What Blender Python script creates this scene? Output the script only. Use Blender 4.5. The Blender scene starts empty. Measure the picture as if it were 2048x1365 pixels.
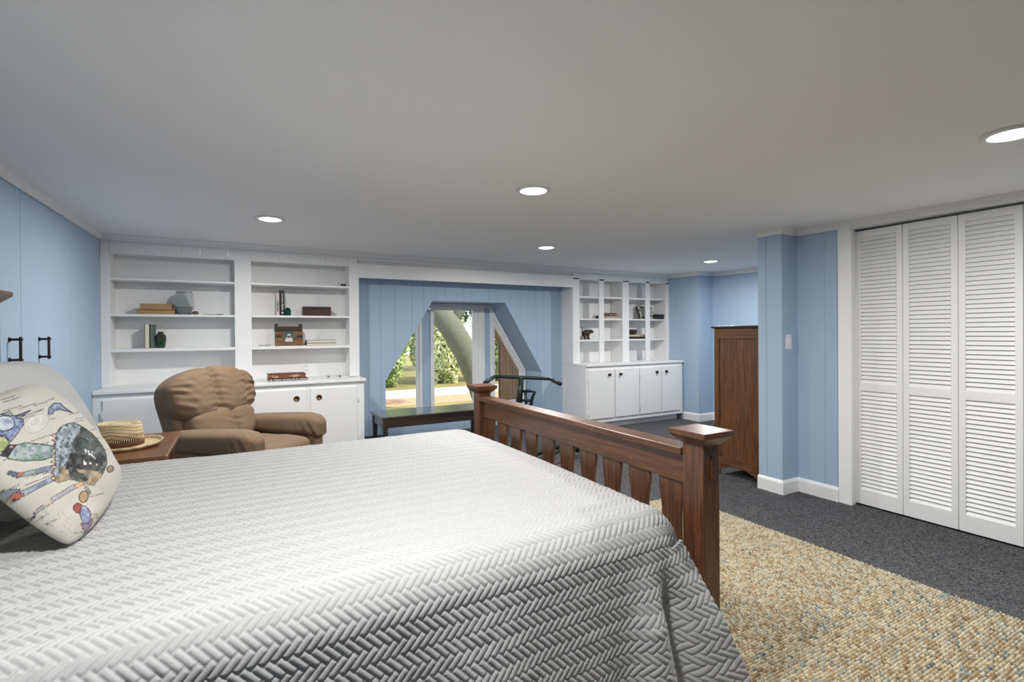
import bpy, math, random
import numpy as np
from mathutils import Matrix, Vector

random.seed(7)
RNG = np.random.default_rng(11)
scn = bpy.context.scene
COL = scn.collection

# ------------------------------------------------------------------ camera
F, YAW, PITCH, ROLL, CY = 1004.2, 0.5046, 0.00508, -0.00763, 671.8
EYE = np.array([0.0, 0.0, 1.30])
_f = np.array([math.sin(YAW)*math.cos(PITCH), math.cos(YAW)*math.cos(PITCH), -math.sin(PITCH)])
_r = np.array([math.cos(YAW), -math.sin(YAW), 0.0])
_u = np.cross(_r, _f)
CR = math.cos(ROLL)*_r + math.sin(ROLL)*_u
CU = -math.sin(ROLL)*_r + math.cos(ROLL)*_u
CF = _f


def at(x, y, ax, v):
    """photo pixel + a known plane -> world point"""
    d = CF + CR*(x-1024)/F - CU*(y-CY)/F
    return EYE + d*((v-EYE[ax])/d[ax])


cam = bpy.data.cameras.new('camera')
cam.sensor_width = 36.0
cam.lens = F/2048*36
cam.shift_y = (CY-682.5)/2048
cam.clip_start = 0.02
camo = bpy.data.objects.new('camera', cam)
camo.matrix_world = Matrix(((CR[0], CU[0], -CF[0], EYE[0]), (CR[1], CU[1], -CF[1], EYE[1]),
                            (CR[2], CU[2], -CF[2], EYE[2]), (0, 0, 0, 1)))
COL.objects.link(camo)
scn.camera = camo

# ------------------------------------------------------------------ world, sun, exposure
world = bpy.data.worlds.new('sky')
scn.world = world
world.use_nodes = True
wn = world.node_tree.nodes
bg = wn['Background']
bg.inputs['Color'].default_value = (0.70, 0.82, 1.0, 1)
bg.inputs['Strength'].default_value = 2.2
sun = bpy.data.lights.new('sun_offscreen', 'SUN')
sun.energy = 5.5
sun.angle = 0.01
sun.color = (1.0, 0.93, 0.80)
suno = bpy.data.objects.new('sun_offscreen', sun)
suno.rotation_euler = Vector((-0.55, 0.60, -0.80)).to_track_quat('-Z', 'Y').to_euler()
COL.objects.link(suno)
scn.view_settings.view_transform = 'Standard'
scn.view_settings.look = 'None'
scn.view_settings.gamma = 1.0
scn.view_settings.use_curve_mapping = False
scn.view_settings.exposure = 0.1
LAMP_W = 30.0        # one recessed light
scn.cycles.max_bounces = 10
scn.cycles.diffuse_bounces = 6
scn.cycles.sample_clamp_indirect = 6.0


# ------------------------------------------------------------------ materials
def lin(r, g, b):
    return tuple((c/255/12.92 if c/255 <= .04045 else ((c/255+.055)/1.055)**2.4) for c in (r, g, b)) + (1,)


MATS = {}


def _new(name):
    m = bpy.data.materials.new(name)
    m.use_nodes = True
    return m, m.node_tree.nodes, m.node_tree.links, m.node_tree.nodes['Principled BSDF']


def paint(name, col, rough=.6, var=.04, scale=6, bump=0., bscale=200, metal=0., spec=.5, coat=0., sheen=0.):
    if name in MATS:
        return MATS[name]
    m, n, l, p = _new(name)
    p.inputs['Roughness'].default_value = rough
    p.inputs['Metallic'].default_value = metal
    p.inputs['Specular IOR Level'].default_value = spec
    p.inputs['Coat Weight'].default_value = coat
    p.inputs['Sheen Weight'].default_value = sheen
    tc = n.new('ShaderNodeTexCoord')
    nz = n.new('ShaderNodeTexNoise')
    nz.inputs['Scale'].default_value = scale
    nz.inputs['Detail'].default_value = 3
    l.new(tc.outputs['Object'], nz.inputs['Vector'])
    mx = n.new('ShaderNodeMix')
    mx.data_type = 'RGBA'
    c = col
    mx.inputs[6].default_value = tuple(max(0, x*(1-var)) for x in c[:3]) + (1,)
    mx.inputs[7].default_value = tuple(min(1, x*(1+var)) for x in c[:3]) + (1,)
    l.new(nz.outputs['Fac'], mx.inputs[0])
    l.new(mx.outputs[2], p.inputs['Base Color'])
    if bump:
        b2 = n.new('ShaderNodeTexNoise')
        b2.inputs['Scale'].default_value = bscale
        b2.inputs['Detail'].default_value = 2
        l.new(tc.outputs['Object'], b2.inputs['Vector'])
        bp = n.new('ShaderNodeBump')
        bp.inputs['Strength'].default_value = bump
        bp.inputs['Distance'].default_value = .004
        l.new(b2.outputs['Fac'], bp.inputs['Height'])
        l.new(bp.outputs['Normal'], p.inputs['Normal'])
    MATS[name] = m
    return m


def wood(name, dark, light, axis='Z', scale=9, rough=.38, stretch=14, coat=.25):
    key = name + axis
    if key in MATS:
        return MATS[key]
    m, n, l, p = _new(key)
    p.inputs['Roughness'].default_value = rough
    p.inputs['Coat Weight'].default_value = coat
    p.inputs['Coat Roughness'].default_value = .25
    tc = n.new('ShaderNodeTexCoord')
    mp = n.new('ShaderNodeMapping')
    s = [stretch]*3
    s['XYZ'.index(axis)] = 1.0
    mp.inputs['Scale'].default_value = s
    l.new(tc.outputs['Object'], mp.inputs['Vector'])
    nz = n.new('ShaderNodeTexNoise')
    nz.inputs['Scale'].default_value = scale*.7
    nz.inputs['Detail'].default_value = 7
    nz.inputs['Distortion'].default_value = .6
    l.new(mp.outputs['Vector'], nz.inputs['Vector'])
    cr = n.new('ShaderNodeValToRGB')
    cr.color_ramp.elements[0].position = .24
    cr.color_ramp.elements[0].color = dark
    cr.color_ramp.elements[1].position = .80
    cr.color_ramp.elements[1].color = light
    l.new(nz.outputs['Fac'], cr.inputs['Fac'])
    n2 = n.new('ShaderNodeTexNoise')
    n2.inputs['Scale'].default_value = scale*4.2
    n2.inputs['Detail'].default_value = 4
    l.new(mp.outputs['Vector'], n2.inputs['Vector'])
    mx = n.new('ShaderNodeMix')
    mx.data_type = 'RGBA'
    mx.blend_type = 'MULTIPLY'
    mx.inputs[0].default_value = .55
    l.new(cr.outputs['Color'], mx.inputs[6])
    l.new(n2.outputs['Color'], mx.inputs[7])
    c2 = n.new('ShaderNodeValToRGB')
    c2.color_ramp.elements[0].position = .35
    c2.color_ramp.elements[0].color = (.42, .42, .42, 1)
    c2.color_ramp.elements[1].position = .55
    c2.color_ramp.elements[1].color = (1, 1, 1, 1)
    l.new(n2.outputs['Fac'], c2.inputs['Fac'])
    l.new(c2.outputs['Color'], mx.inputs[7])
    l.new(mx.outputs[2], p.inputs['Base Color'])
    bp = n.new('ShaderNodeBump')
    bp.inputs['Strength'].default_value = .12
    bp.inputs['Distance'].default_value = .002
    l.new(n2.outputs['Fac'], bp.inputs['Height'])
    l.new(bp.outputs['Normal'], p.inputs['Normal'])
    MATS[key] = m
    return m


def attr_mat(name, rough=.8, bump=0., bscale=300, attr='Col', sheen=0.):
    m, n, l, p = _new(name)
    p.inputs['Roughness'].default_value = rough
    p.inputs['Sheen Weight'].default_value = sheen
    a = n.new('ShaderNodeAttribute')
    a.attribute_name = attr
    l.new(a.outputs['Color'], p.inputs['Base Color'])
    if bump:
        tc = n.new('ShaderNodeTexCoord')
        b2 = n.new('ShaderNodeTexNoise')
        b2.inputs['Scale'].default_value = bscale
        l.new(tc.outputs['Object'], b2.inputs['Vector'])
        bp = n.new('ShaderNodeBump')
        bp.inputs['Strength'].default_value = bump
        bp.inputs['Distance'].default_value = .003
        l.new(b2.outputs['Fac'], bp.inputs['Height'])
        l.new(bp.outputs['Normal'], p.inputs['Normal'])
    return m


def carpet_mat():
    m, n, l, p = _new('charcoal_carpet')
    p.inputs['Roughness'].default_value = 1.0
    p.inputs['Specular IOR Level'].default_value = .05
    tc = n.new('ShaderNodeTexCoord')
    a = n.new('ShaderNodeTexNoise')
    a.inputs['Scale'].default_value = 95
    a.inputs['Detail'].default_value = 5
    a.inputs['Distortion'].default_value = 1.2
    l.new(tc.outputs['Object'], a.inputs['Vector'])
    cr = n.new('ShaderNodeValToRGB')
    cr.color_ramp.elements[0].position = .36
    cr.color_ramp.elements[0].color = lin(48, 48, 51)
    cr.color_ramp.elements[1].position = .66
    cr.color_ramp.elements[1].color = lin(118, 118, 121)
    l.new(a.outputs['Fac'], cr.inputs['Fac'])
    b = n.new('ShaderNodeTexNoise')
    b.inputs['Scale'].default_value = 3
    l.new(tc.outputs['Object'], b.inputs['Vector'])
    c2 = n.new('ShaderNodeValToRGB')
    c2.color_ramp.elements[0].color = (.85, .85, .85, 1)
    c2.color_ramp.elements[1].color = (1, 1, 1, 1)
    l.new(b.outputs['Fac'], c2.inputs['Fac'])
    mx = n.new('ShaderNodeMix')
    mx.data_type = 'RGBA'
    mx.blend_type = 'MULTIPLY'
    mx.inputs[0].default_value = 1
    l.new(cr.outputs['Color'], mx.inputs[6])
    l.new(c2.outputs['Color'], mx.inputs[7])
    l.new(mx.outputs[2], p.inputs['Base Color'])
    bp = n.new('ShaderNodeBump')
    bp.inputs['Strength'].default_value = .8
    bp.inputs['Distance'].default_value = .006
    l.new(a.outputs['Fac'], bp.inputs['Height'])
    l.new(bp.outputs['Normal'], p.inputs['Normal'])
    return m


def glass_pane_mat():
    m = bpy.data.materials.new('window_glass')
    m.use_nodes = True
    n, l = m.node_tree.nodes, m.node_tree.links
    n.remove(n['Principled BSDF'])
    t = n.new('ShaderNodeBsdfTransparent')
    t.inputs['Color'].default_value = (.95, .96, .95, 1)
    g = n.new('ShaderNodeBsdfGlossy')
    g.inputs['Roughness'].default_value = .02
    fr = n.new('ShaderNodeFresnel')
    fr.inputs['IOR'].default_value = 1.45
    mx = n.new('ShaderNodeMixShader')
    l.new(fr.outputs[0], mx.inputs[0])
    l.new(t.outputs[0], mx.inputs[1])
    l.new(g.outputs[0], mx.inputs[2])
    l.new(mx.outputs[0], n['Material Output'].inputs['Surface'])
    return m


def emis(name, col, s):
    m, n, l, p = _new(name)
    p.inputs['Base Color'].default_value = (1, 1, 1, 1)
    p.inputs['Emission Color'].default_value = col
    p.inputs['Emission Strength'].default_value = s
    return m


WHITE = paint('white_paint', (.84, .84, .835, 1), .45, .015, 3)
TRIM = paint('white_trim', (.83, .83, .825, 1), .35, .01, 3)
CEILM = paint('ceiling_paint', (.91, .91, .905, 1), .9, .012, 2, bump=.05, bscale=120)
BLUE = paint('blue_wall_paint', (.375, .50, .645, 1), .55, .03, 2)
CARPET = carpet_mat()
GLASS = glass_pane_mat()
CD, CL = lin(58, 32, 17), lin(128, 80, 48)
def cherry(ax): return wood('mission_oak', CD, CL, ax, 9, .36)
def espresso(ax): return wood('dark_walnut', lin(30, 22, 18), lin(60, 45, 36), ax, 9, .14, coat=1.)
def chestwood(ax): return wood('quartersawn_oak', lin(66, 38, 18), lin(130, 84, 46), ax, 7, .42)
BRONZE = paint('dark_bronze', lin(52, 42, 36), .4, .2, 30, metal=.7)
BRASS = paint('aged_brass', lin(140, 105, 78), .25, .1, 30, metal=1.)
BLACK = paint('black_rubber', lin(28, 30, 31), .5, .1, 20)
TEALMETAL = paint('dark_teal_metal', lin(24, 44, 46), .32, .1, 20, metal=.3)
CREAM = paint('book_pages', lin(222, 214, 196), .9, .08, 60)
QUILT = paint('quilt_cotton', (.43, .43, .427, 1), .85, .02, 8, bump=.12, bscale=500, spec=.2)
SHAM = QUILT
SATIN = paint('grey_satin', lin(176, 178, 172), .45, .04, 6)
SUEDE = paint('brown_microsuede', lin(120, 98, 76), .9, .20, 9, bump=.12, bscale=300, sheen=.05)
SUEDE2 = SUEDE
STRAW = paint('straw', lin(224, 200, 160), .75, .16, 70, bump=.3, bscale=220)
_n, _l = STRAW.node_tree.nodes, STRAW.node_tree.links
_w = _n.new('ShaderNodeTexWave')
_w.wave_type = 'RINGS'
_w.rings_direction = 'SPHERICAL'
_w.inputs['Scale'].default_value = 32
_w.inputs['Distortion'].default_value = 1.5
_t = _n.new('ShaderNodeTexCoord')
_l.new(_t.outputs['Object'], _w.inputs['Vector'])
_r = _n.new('ShaderNodeValToRGB')
_r.color_ramp.elements[0].position = .05
_r.color_ramp.elements[0].color = (.42, .36, .28, 1)
_r.color_ramp.elements[1].position = .35
_r.color_ramp.elements[1].color = (1, 1, 1, 1)
_l.new(_w.outputs['Fac'], _r.inputs['Fac'])
_m = _n.new('ShaderNodeMix')
_m.data_type = 'RGBA'
_m.blend_type = 'MULTIPLY'
_m.inputs[0].default_value = .8
_p = _n['Principled BSDF']
_src = _p.inputs['Base Color'].links[0].from_socket
_l.new(_src, _m.inputs[6])
_l.new(_r.outputs['Color'], _m.inputs[7])
_l.new(_m.outputs[2], _p.inputs['Base Color'])
HATBAND = paint('hat_band', lin(96, 58, 34), .7, .15, 30)
DARK = paint('dark_void', lin(22, 22, 23), .9, .05, 5)

# ------------------------------------------------------------------ mesh helpers
LOC = {}


class MB:
    def __init__(s):
        s.v, s.f, s.n = [], [], 0

    def add(s, v, f):
        v = np.asarray(v, float).reshape(-1, 3)
        s.v.append(v)
        s.f += [tuple(i+s.n for i in q) for q in f]
        s.n += len(v)
        return s

    def box(s, x0, x1, y0, y1, z0, z1):
        return s.add([(x0, y0, z0), (x1, y0, z0), (x1, y1, z0), (x0, y1, z0), (x0, y0, z1), (x1, y0, z1), (x1, y1, z1), (x0, y1, z1)],
                     [(0, 3, 2, 1), (4, 5, 6, 7), (0, 1, 5, 4), (1, 2, 6, 5), (2, 3, 7, 6), (3, 0, 4, 7)])

    def prism(s, poly, plane, a, b):
        n = len(poly)
        if plane == 'xz':
            g = lambda p, t: (p[0], t, p[1])
        elif plane == 'yz':
            g = lambda p, t: (t, p[0], p[1])
        else:
            g = lambda p, t: (p[0], p[1], t)
        v = [g(p, a) for p in poly] + [g(p, b) for p in poly]
        f = [tuple(range(n))[::-1], tuple(range(n, 2*n))]
        f += [(i, (i+1) % n, n+(i+1) % n, n+i) for i in range(n)]
        return s.add(v, f)

    def loft(s, rings, close=True, cap=True):
        m, n = len(rings), len(rings[0])
        v = [p for r in rings for p in r]
        f = []
        for i in range(m-1):
            for j in range(n if close else n-1):
                k = (j+1) % n
                f.append((i*n+j, i*n+k, (i+1)*n+k, (i+1)*n+j))
        if cap and close:
            f.append(tuple(range(n))[::-1])
            f.append(tuple((m-1)*n+j for j in range(n)))
        return s.add(v, f)

    def tube(s, pts, r, n=10):
        pts = [np.asarray(p, float) for p in pts]
        rr = r if hasattr(r, '__len__') else [r]*len(pts)
        rings = []
        prev = None
        for i, p in enumerate(pts):
            d = pts[min(i+1, len(pts)-1)]-pts[max(i-1, 0)]
            d /= np.linalg.norm(d)+1e-12
            if prev is None:
                a = np.cross(d, (0, 0, 1.) if abs(d[2]) < .9 else (1., 0, 0))
            else:
                a = prev-d*(prev@d)
            a /= np.linalg.norm(a)
            prev = a
            b = np.cross(d, a)
            rings.append([p+rr[i]*(math.cos(t)*a+math.sin(t)*b) for t in np.linspace(0, 2*math.pi, n, endpoint=False)])
        return s.loft(rings)

    def lathe(s, prof, c=(0, 0, 0), n=32, sx=1., sy=1., cap=True):
        rings = [[(c[0]+sx*r*math.cos(t), c[1]+sy*r*math.sin(t), c[2]+z) for t in np.linspace(0, 2*math.pi, n, endpoint=False)] for r, z in prof]
        return s.loft(rings, cap=cap)

    def cushion(s, c, h, k=5., n=22, deform=None):
        """rounded box: cube surface pulled onto a p-norm ball"""
        t = np.linspace(-1, 1, n+1)
        t = np.sign(t)*np.abs(t)**.8
        U, V = np.meshgrid(t, t, indexing='ij')
        for ax in range(3):
            for sg in (-1, 1):
                P = np.zeros((n+1, n+1, 3))
                P[..., ax] = sg
                P[..., (ax+1) % 3] = U
                P[..., (ax+2) % 3] = V if sg > 0 else -V
                P /= (np.abs(P)**k).sum(-1, keepdims=True)**(1/k)
                Q = P*np.asarray(h)
                if deform:
                    Q = deform(Q, P)
                s.grid(Q+np.asarray(c))
        return s

    def grid(s, P):
        m, n = P.shape[:2]
        i = np.arange(m*n).reshape(m, n)
        q = np.stack([i[:-1, :-1], i[1:, :-1], i[1:, 1:], i[:-1, 1:]], -1).reshape(-1, 4)
        return s.add(P.reshape(-1, 3), q.tolist())

    def verts(s):
        return np.concatenate(s.v)

    def xf(s, fn):
        s.v = [fn(v) for v in s.v]
        return s


def mk(name, V, Fc, m, smooth=False):
    me = bpy.data.meshes.new(name)
    me.from_pydata(V.tolist() if hasattr(V, 'tolist') else V, [], Fc)
    if m is not None:
        me.materials.append(m)
    if smooth:
        me.polygons.foreach_set('use_smooth', [True]*len(me.polygons))
    me.update()
    return me


def thing(name, label, cat, loc=(0, 0, 0), rz=0., group=None):
    o = bpy.data.objects.new(name, None)
    o.empty_display_size = .1
    COL.objects.link(o)
    o.location = loc
    o.rotation_euler = (0, 0, rz)
    LOC[o.name] = np.array(loc, float)
    return tag(o, label, cat, group)


def tag(o, label, cat, group=None, kind=None):
    o['label'] = label
    o['category'] = cat
    if group:
        o['group'] = group
    if kind:
        o['kind'] = kind
    return o


def struct(o):
    o['kind'] = 'structure'
    return o


def build(mb, name, m, parent=None, local=False, smooth=False, bevel=0., weld=False, seg=2):
    V = mb.verts()
    if parent is not None:
        off = np.zeros(3) if local else LOC[parent.name]
    else:
        lo, hi = V.min(0), V.max(0)
        off = np.array([(lo[0]+hi[0])/2, (lo[1]+hi[1])/2, lo[2]])
    me = mk(name, V-off, mb.f, m, smooth)
    o = bpy.data.objects.new(name, me)
    COL.objects.link(o)
    if parent is not None:
        o.parent = parent
        LOC[o.name] = LOC[parent.name]
    else:
        o.location = off
        LOC[o.name] = off
    if weld:
        w = o.modifiers.new('weld', 'WELD')
        w.merge_threshold = .0004
    if bevel:
        b = o.modifiers.new('bevel', 'BEVEL')
        b.width = bevel
        b.segments = seg
        b.limit_method = 'ANGLE'
        b.angle_limit = math.radians(40)
    return o


def B(*a):
    return MB().box(*a)


def text_mesh(body, size, m, parent, M, name='lettering', extrude=.0004):
    cu = bpy.data.curves.new('txt', 'FONT')
    cu.body = body
    cu.size = size
    cu.extrude = extrude
    cu.align_x = 'LEFT'
    to = bpy.data.objects.new('txt', cu)
    COL.objects.link(to)
    dg = bpy.context.evaluated_depsgraph_get()
    me = bpy.data.meshes.new_from_object(to.evaluated_get(dg))
    bpy.data.objects.remove(to)
    me.transform(M)
    me.transform(Matrix.Translation(-Vector(LOC[parent.name])))
    me.materials.clear()
    me.materials.append(m)
    o = bpy.data.objects.new(name, me)
    COL.objects.link(o)
    o.parent = parent
    LOC[o.name] = LOC[parent.name]
    return o


def zcb(x, y):          # underside of crown moulding: the ceiling rises slightly to the back
    return 2.0356-.00392*x+.01967*y


def zc(x, y):
    return zcb(x, y)+.055


# ------------------------------------------------------------------ the room shell
XL, YB, YBK, YN = -1.03, 5.60, 5.87, -3.4
YW = 6.30                  # window plane
XC = 4.0                   # closet wall face
struct(build(B(-1.3, 6.5, YN-.2, 6.42, -.12, 0), 'floor', CARPET))
cv = []
for dz in (0, .2):
    cv += [(x, y, zc(x, y)+dz) for x, y in ((-1.3, YN-.2), (6.5, YN-.2), (6.5, 6.45), (-1.3, 6.45))]
struct(build(MB().add(cv, [(0, 3, 2, 1), (4, 5, 6, 7), (0, 1, 5, 4), (1, 2, 6, 5), (2, 3, 7, 6), (3, 0, 4, 7)]), 'ceiling', CEILM))


def widths(a, b, seq, cuts=()):
    """groove positions between a and b, repeating uneven board widths"""
    out = [a]
    i = 0
    while out[-1] < b-.05:
        out.append(out[-1]+seq[i % len(seq)])
        i += 1
    out = [x for x in out if x < b-.04]
    return out+[b]


SEQ = (.205, .10, .155, .255, .125, .18)
G = .0028


def plank_wall_x(parent, x, face, ys, zt=2.30, z0=0, t=.012, m=BLUE):
    """boards on a wall of constant x; face = -1 looks to -x"""
    for a, b in zip(ys[:-1], ys[1:]):
        x0, x1 = (x, x+t) if face < 0 else (x-t, x)
        build(B(x0, x1, a+G/2, b-G/2, z0, zt), 'plank', m, parent, bevel=.0025, seg=1)


def plank_wall_y(parent, y, xs, zt=2.30, z0=0, t=.012, m=BLUE, face=-1):
    for a, b in zip(xs[:-1], xs[1:]):
        y0, y1 = (y, y+t) if face < 0 else (y-t, y)
        build(B(a+G/2, b-G/2, y0, y1, z0, zt), 'plank', m, parent, bevel=.0025, seg=1)


# left wall with two flush cupboard doors
GROOVE = BLUE
wl = struct(build(B(XL-.12, XL-.0035, YN-.1, 5.95, 0, 2.32), 'wall_left', GROOVE))
plank_wall_x(wl, XL, 1, widths(YN, 2.85, SEQ))
plank_wall_x(wl, XL, 1, [4.616, 4.80, 5.06, 5.16, 5.40, 5.60])
for nm, (ya, yb), hy in (('door_1', (3.734, 4.616), 4.016), ('door_2', (2.852, 3.734), 3.557)):
    d = struct(build(B(XL-.02, XL, ya+.003, yb-.003, .03, 2.10), nm, BLUE, bevel=.002))
    LOC[d.name] = np.array(d.location)
    h = MB()
    z0, z1 = 1.165, 1.30
    h.tube([(XL+.045, hy, z0), (XL+.045, hy, z1)], .0065, 10)
    for z in (z0+.014, z1-.014):
        h.tube([(XL-.001, hy, z), (XL+.05, hy, z)], .0065, 10)
        h.lathe([(.011, 0), (.011, .012)], (XL+.045, hy, z-.006), 12)
        h.box(XL-.001, XL+.004, hy-.012, hy+.012, z-.012, z+.012)
    hh = build(h, 'handle', BRONZE, d, smooth=False)
    hh['label'] = 'dark bronze bar handle'

# alcove back wall with the trapezoid recess
OX0, OX1, TX0, TX1, ZS, ZTOP = 1.543, 3.711, 2.13, 3.14, .755, 1.705


def ftop(x):
    if x < TX0:
        return ZS+(ZTOP-ZS)*(x-OX0)/(TX0-OX0)
    if x > TX1:
        return ZS+(ZTOP-ZS)*(OX1-x)/(OX1-TX1)
    return ZTOP


def wall_poly(a, b, zt):
    lo = []
    for x in sorted({a, b} | {q for q in (OX0, TX0, TX1, OX1) if a < q < b}):
        if x <= OX0:
            lo.append((x, 0))
            if x == OX0 and b > OX0:
                if a >= OX0:
                    lo.pop()
                lo.append((x, ZS))
        elif x >= OX1:
            if x == OX1 and a < OX1:
                lo.append((x, ZS))
                if b <= OX1:
                    continue
            lo.append((x, 0))
        else:
            lo.append((x, ftop(x)))
    return lo+[(b, zt), (a, zt)]


wb = struct(build(MB().prism(wall_poly(1.0, 4.20, 2.3), 'xz', YBK+.0035, YBK+.06), 'wall_back', GROOVE))
gx = [1.02, 1.24, 1.345, 1.49, 1.66, 1.87, 2.02, 2.17, 2.30, 2.55, 2.66, 2.90, 3.01, 3.20, 3.37, 3.62, 3.75, 3.98, 4.19]
for a, b in zip(gx[:-1], gx[1:]):
    build(MB().prism(wall_poly(a+G/2, b-G/2, 2.29), 'xz', YBK, YBK+.012), 'plank', BLUE, wb)
struct(build(B(1.18, OX0, YBK-.014, YBK-.001, 0, .125), 'baseboard_back', CARPET))
# reveal of the recess: outline swept back to the window plane
ring = [(OX0, 0), (OX0, ZS), (TX0, ZTOP), (TX1, ZTOP), (OX1, ZS), (OX1, 0)]
outr = [(OX0-.05, 0), (OX0-.05, ZS+.012), (TX0-.03, ZTOP+.05), (TX1+.03, ZTOP+.05), (OX1+.05, ZS+.012), (OX1+.05, 0)]
rin = [(OX0+.002, 0), (OX0+.002, ZS-.001), (TX0+.001, ZTOP-.002), (TX1-.001, ZTOP-.002), (OX1-.002, ZS-.001), (OX1-.002, 0)]
outr = [(OX0+.0005, 0), (OX0+.0005, ZS), (TX0, ZTOP-.0005), (TX1, ZTOP-.0005), (OX1-.0005, ZS), (OX1-.0005, 0)]
rv = MB()
for i in range(5):
    rv.prism([rin[i], rin[i+1], outr[i+1], outr[i]], 'xz', YBK+.0006, YW+.07)
struct(build(rv, 'wall_recess', BLUE))
# window wall (blue posts and apron)
ww = MB()
ww.box(OX0-.04, OX1+.04, YW+.005, YW+.06, 0, .27)
ww.box(2.13, 2.275, YW+.008, YW+.05, .27, 1.62)
ww.box(3.02, 3.145, YW+.008, YW+.05, .27, 1.66)
struct(build(ww, 'wall_window', BLUE))


def win(nm, frames, pane):
    o = struct(build(frames[0], nm, TRIM, bevel=.004))
    LOC[o.name] = np.array(o.location)
    for fr in frames[1:]:
        build(fr, 'window_frame', TRIM, o, bevel=.003)
    build(MB().prism(pane, 'xz', YW+.034, YW+.039), 'pane', GLASS, o)
    return o


def bars(poly, wd, y0, y1):
    """mitred bars inside a polygon edge (poly counter-clockwise in xz)"""
    n = len(poly)
    P = [np.array(p, float) for p in poly]
    ins = []
    for i in range(n):
        a, b, c = P[i-1], P[i], P[(i+1) % n]
        e1, e2 = (b-a)/np.linalg.norm(b-a), (c-b)/np.linalg.norm(c-b)
        n1, n2 = np.array([-e1[1], e1[0]]), np.array([-e2[1], e2[0]])
        k = (n1+n2)/(1+n1@n2)
        ins.append(b+k*wd)
    mb = MB()
    for i in range(n):
        j = (i+1) % n
        mb.prism([P[i], P[j], ins[j], ins[i]], 'xz', y0, y1)
    return mb, [tuple(p) for p in ins]


# centre sash
po, pi = bars([(2.25, .26), (3.04, .26), (3.04, 1.69), (2.25, 1.69)], .03, YW-.012, YW+.06)
f2, p2 = bars([(2.28, .275), (2.90, .275), (2.90, 1.64), (2.28, 1.64)], .027, YW+.005, YW+.05)
f3 = B(2.90, 2.945, YW+.0, YW+.055, .275, 1.64)
f4 = B(2.945, 3.01, YW-.008, YW+.05, .275, 1.66)
f5 = B(2.25, 3.01, YW+.0, YW+.05, 1.635, 1.665)
win('window_2', [po, f2, f3, f4, f5], p2)
# side sashes
lp = [(1.56, .26), (2.135, .26), (2.135, 1.662), (1.56, .745)]
lo, li = bars(lp, .04, YW-.012, YW+.06)
l2, lpan = bars(li, .03, YW+.004, YW+.05)
win('window_1', [lo, l2], lpan)
rp = [(3.125, .26), (3.695, .26), (3.695, .77), (3.125, 1.695)]
ro, ri = bars(rp, .050, YW-.012, YW+.06)
r2, rpan = bars(ri, .030, YW+.004, YW+.05)
win('window_3', [ro, r2], rpan)
# white head trim over the three windows
struct(build(B(2.10, 3.17, YW-.014, YW+.05, 1.655, 1.70), 'trim_1', TRIM, bevel=.004))

# right-hand (closet) wall, column and nook
wr = MB()
wr.box(XC+.0035, XC+.10, 2.10, 2.52, 0, 2.3)
wr.box(XC+.0035, XC+.10, YN-.1, .78, 0, 2.3)
wr.box(XC+.03, XC+.10, .78, 2.10, 2.07, 2.3)
wr.box(XC+.10, XC+.80, 2.05, 2.12, 0, 2.2)
wr.box(XC+.10, XC+.80, .74, .80, 0, 2.2)
wr.box(XC+.74, XC+.80, .80, 2.05, 0, 2.2)
w = struct(build(wr, 'wall_right', GROOVE))
plank_wall_x(w, XC, -1, [2.115, 2.235, 2.47])
plank_wall_x(w, XC, -1, widths(YN, .70, SEQ))
wc = struct(build(B(3.8035, XC+.10, 2.4555, 2.66, 0, 2.3), 'wall_column', GROOVE))
plank_wall_x(wc, 3.80, -1, [2.4525, 2.585, 2.66])
plank_wall_y(wc, 2.452, [3.80, 4.012])
wn_ = MB()
wn_.box(5.8635, 6.30, 5.0435, 5.95, 0, 2.3)
wn_.box(6.1535, 6.30, 2.55, 5.06, 0, 2.3)
wn_.box(3.90, 6.30, 2.55, 2.618, 0, 2.3)
w = struct(build(wn_, 'wall_nook', GROOVE))
plank_wall_x(w, 5.86, -1, [5.04, 5.20, 5.41, 5.60, 5.87])
plank_wall_y(w, 5.04, [5.86, 6.16])
plank_wall_x(w, 6.15, -1, [2.64, 2.9, 3.05, 3.32, 3.46, 3.66, 3.86, 3.96, 4.19, 4.27, 4.595, 4.74, 4.94, 5.04])
struct(build(B(-1.2, 4.2, YN-.12, YN, 0, 2.3), 'wall_rear', BLUE))
struct(build(B(1.19, 4.0, 6.36, 6.40, 1.76, 2.4), 'wall_gable', BLUE))


def mould(segs, prof, zf):
    """mitred strips: (start, end, wall normal, mitre at start, mitre at end); +1 outer corner, -1 inner"""
    mb = MB()
    for (x0, y0), (x1, y1), nx, ny, m0, m1 in segs:
        L = math.hypot(x1-x0, y1-y0)
        ex, ey = (x1-x0)/L, (y1-y0)/L
        r = []
        for x, y, k in ((x0, y0, -m0), (x1, y1, m1)):
            r.append([(x+nx*d+ex*k*d, y+ny*d+ey*k*d, zf(x, y)+z) for d, z in prof])
        mb.loft(r)
    return mb


def baseboard(nm, segs, h=.112):
    prof = [(0, 0), (.016, 0), (.016, h-.022), (.010, h-.008), (.004, h), (0, h)]
    return struct(build(mould(segs, prof, lambda x, y: 0.), nm, TRIM))


baseboard('baseboard_right', [((XC, 2.4525), (XC, 2.13), -1, 0, -1, 0), ((3.80, 2.4525), (XC, 2.4525), 0, -1, 1, -1), ((3.80, 2.66), (3.80, 2.4525), -1, 0, 0, 1),
                              ((XC, .66), (XC, YN), -1, 0, 0, 0)])
baseboard('baseboard_nook', [((5.86, 5.32), (5.86, 5.04), -1, 0, 0, 1), ((5.86, 5.04), (6.15, 5.04), 0, -1, 1, -1), ((6.15, 5.04), (6.15, 2.64), -1, 0, -1, 0)])
baseboard('baseboard_left', [((XL, YN), (XL, 2.85), 1, 0, 0, 0)])


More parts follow.
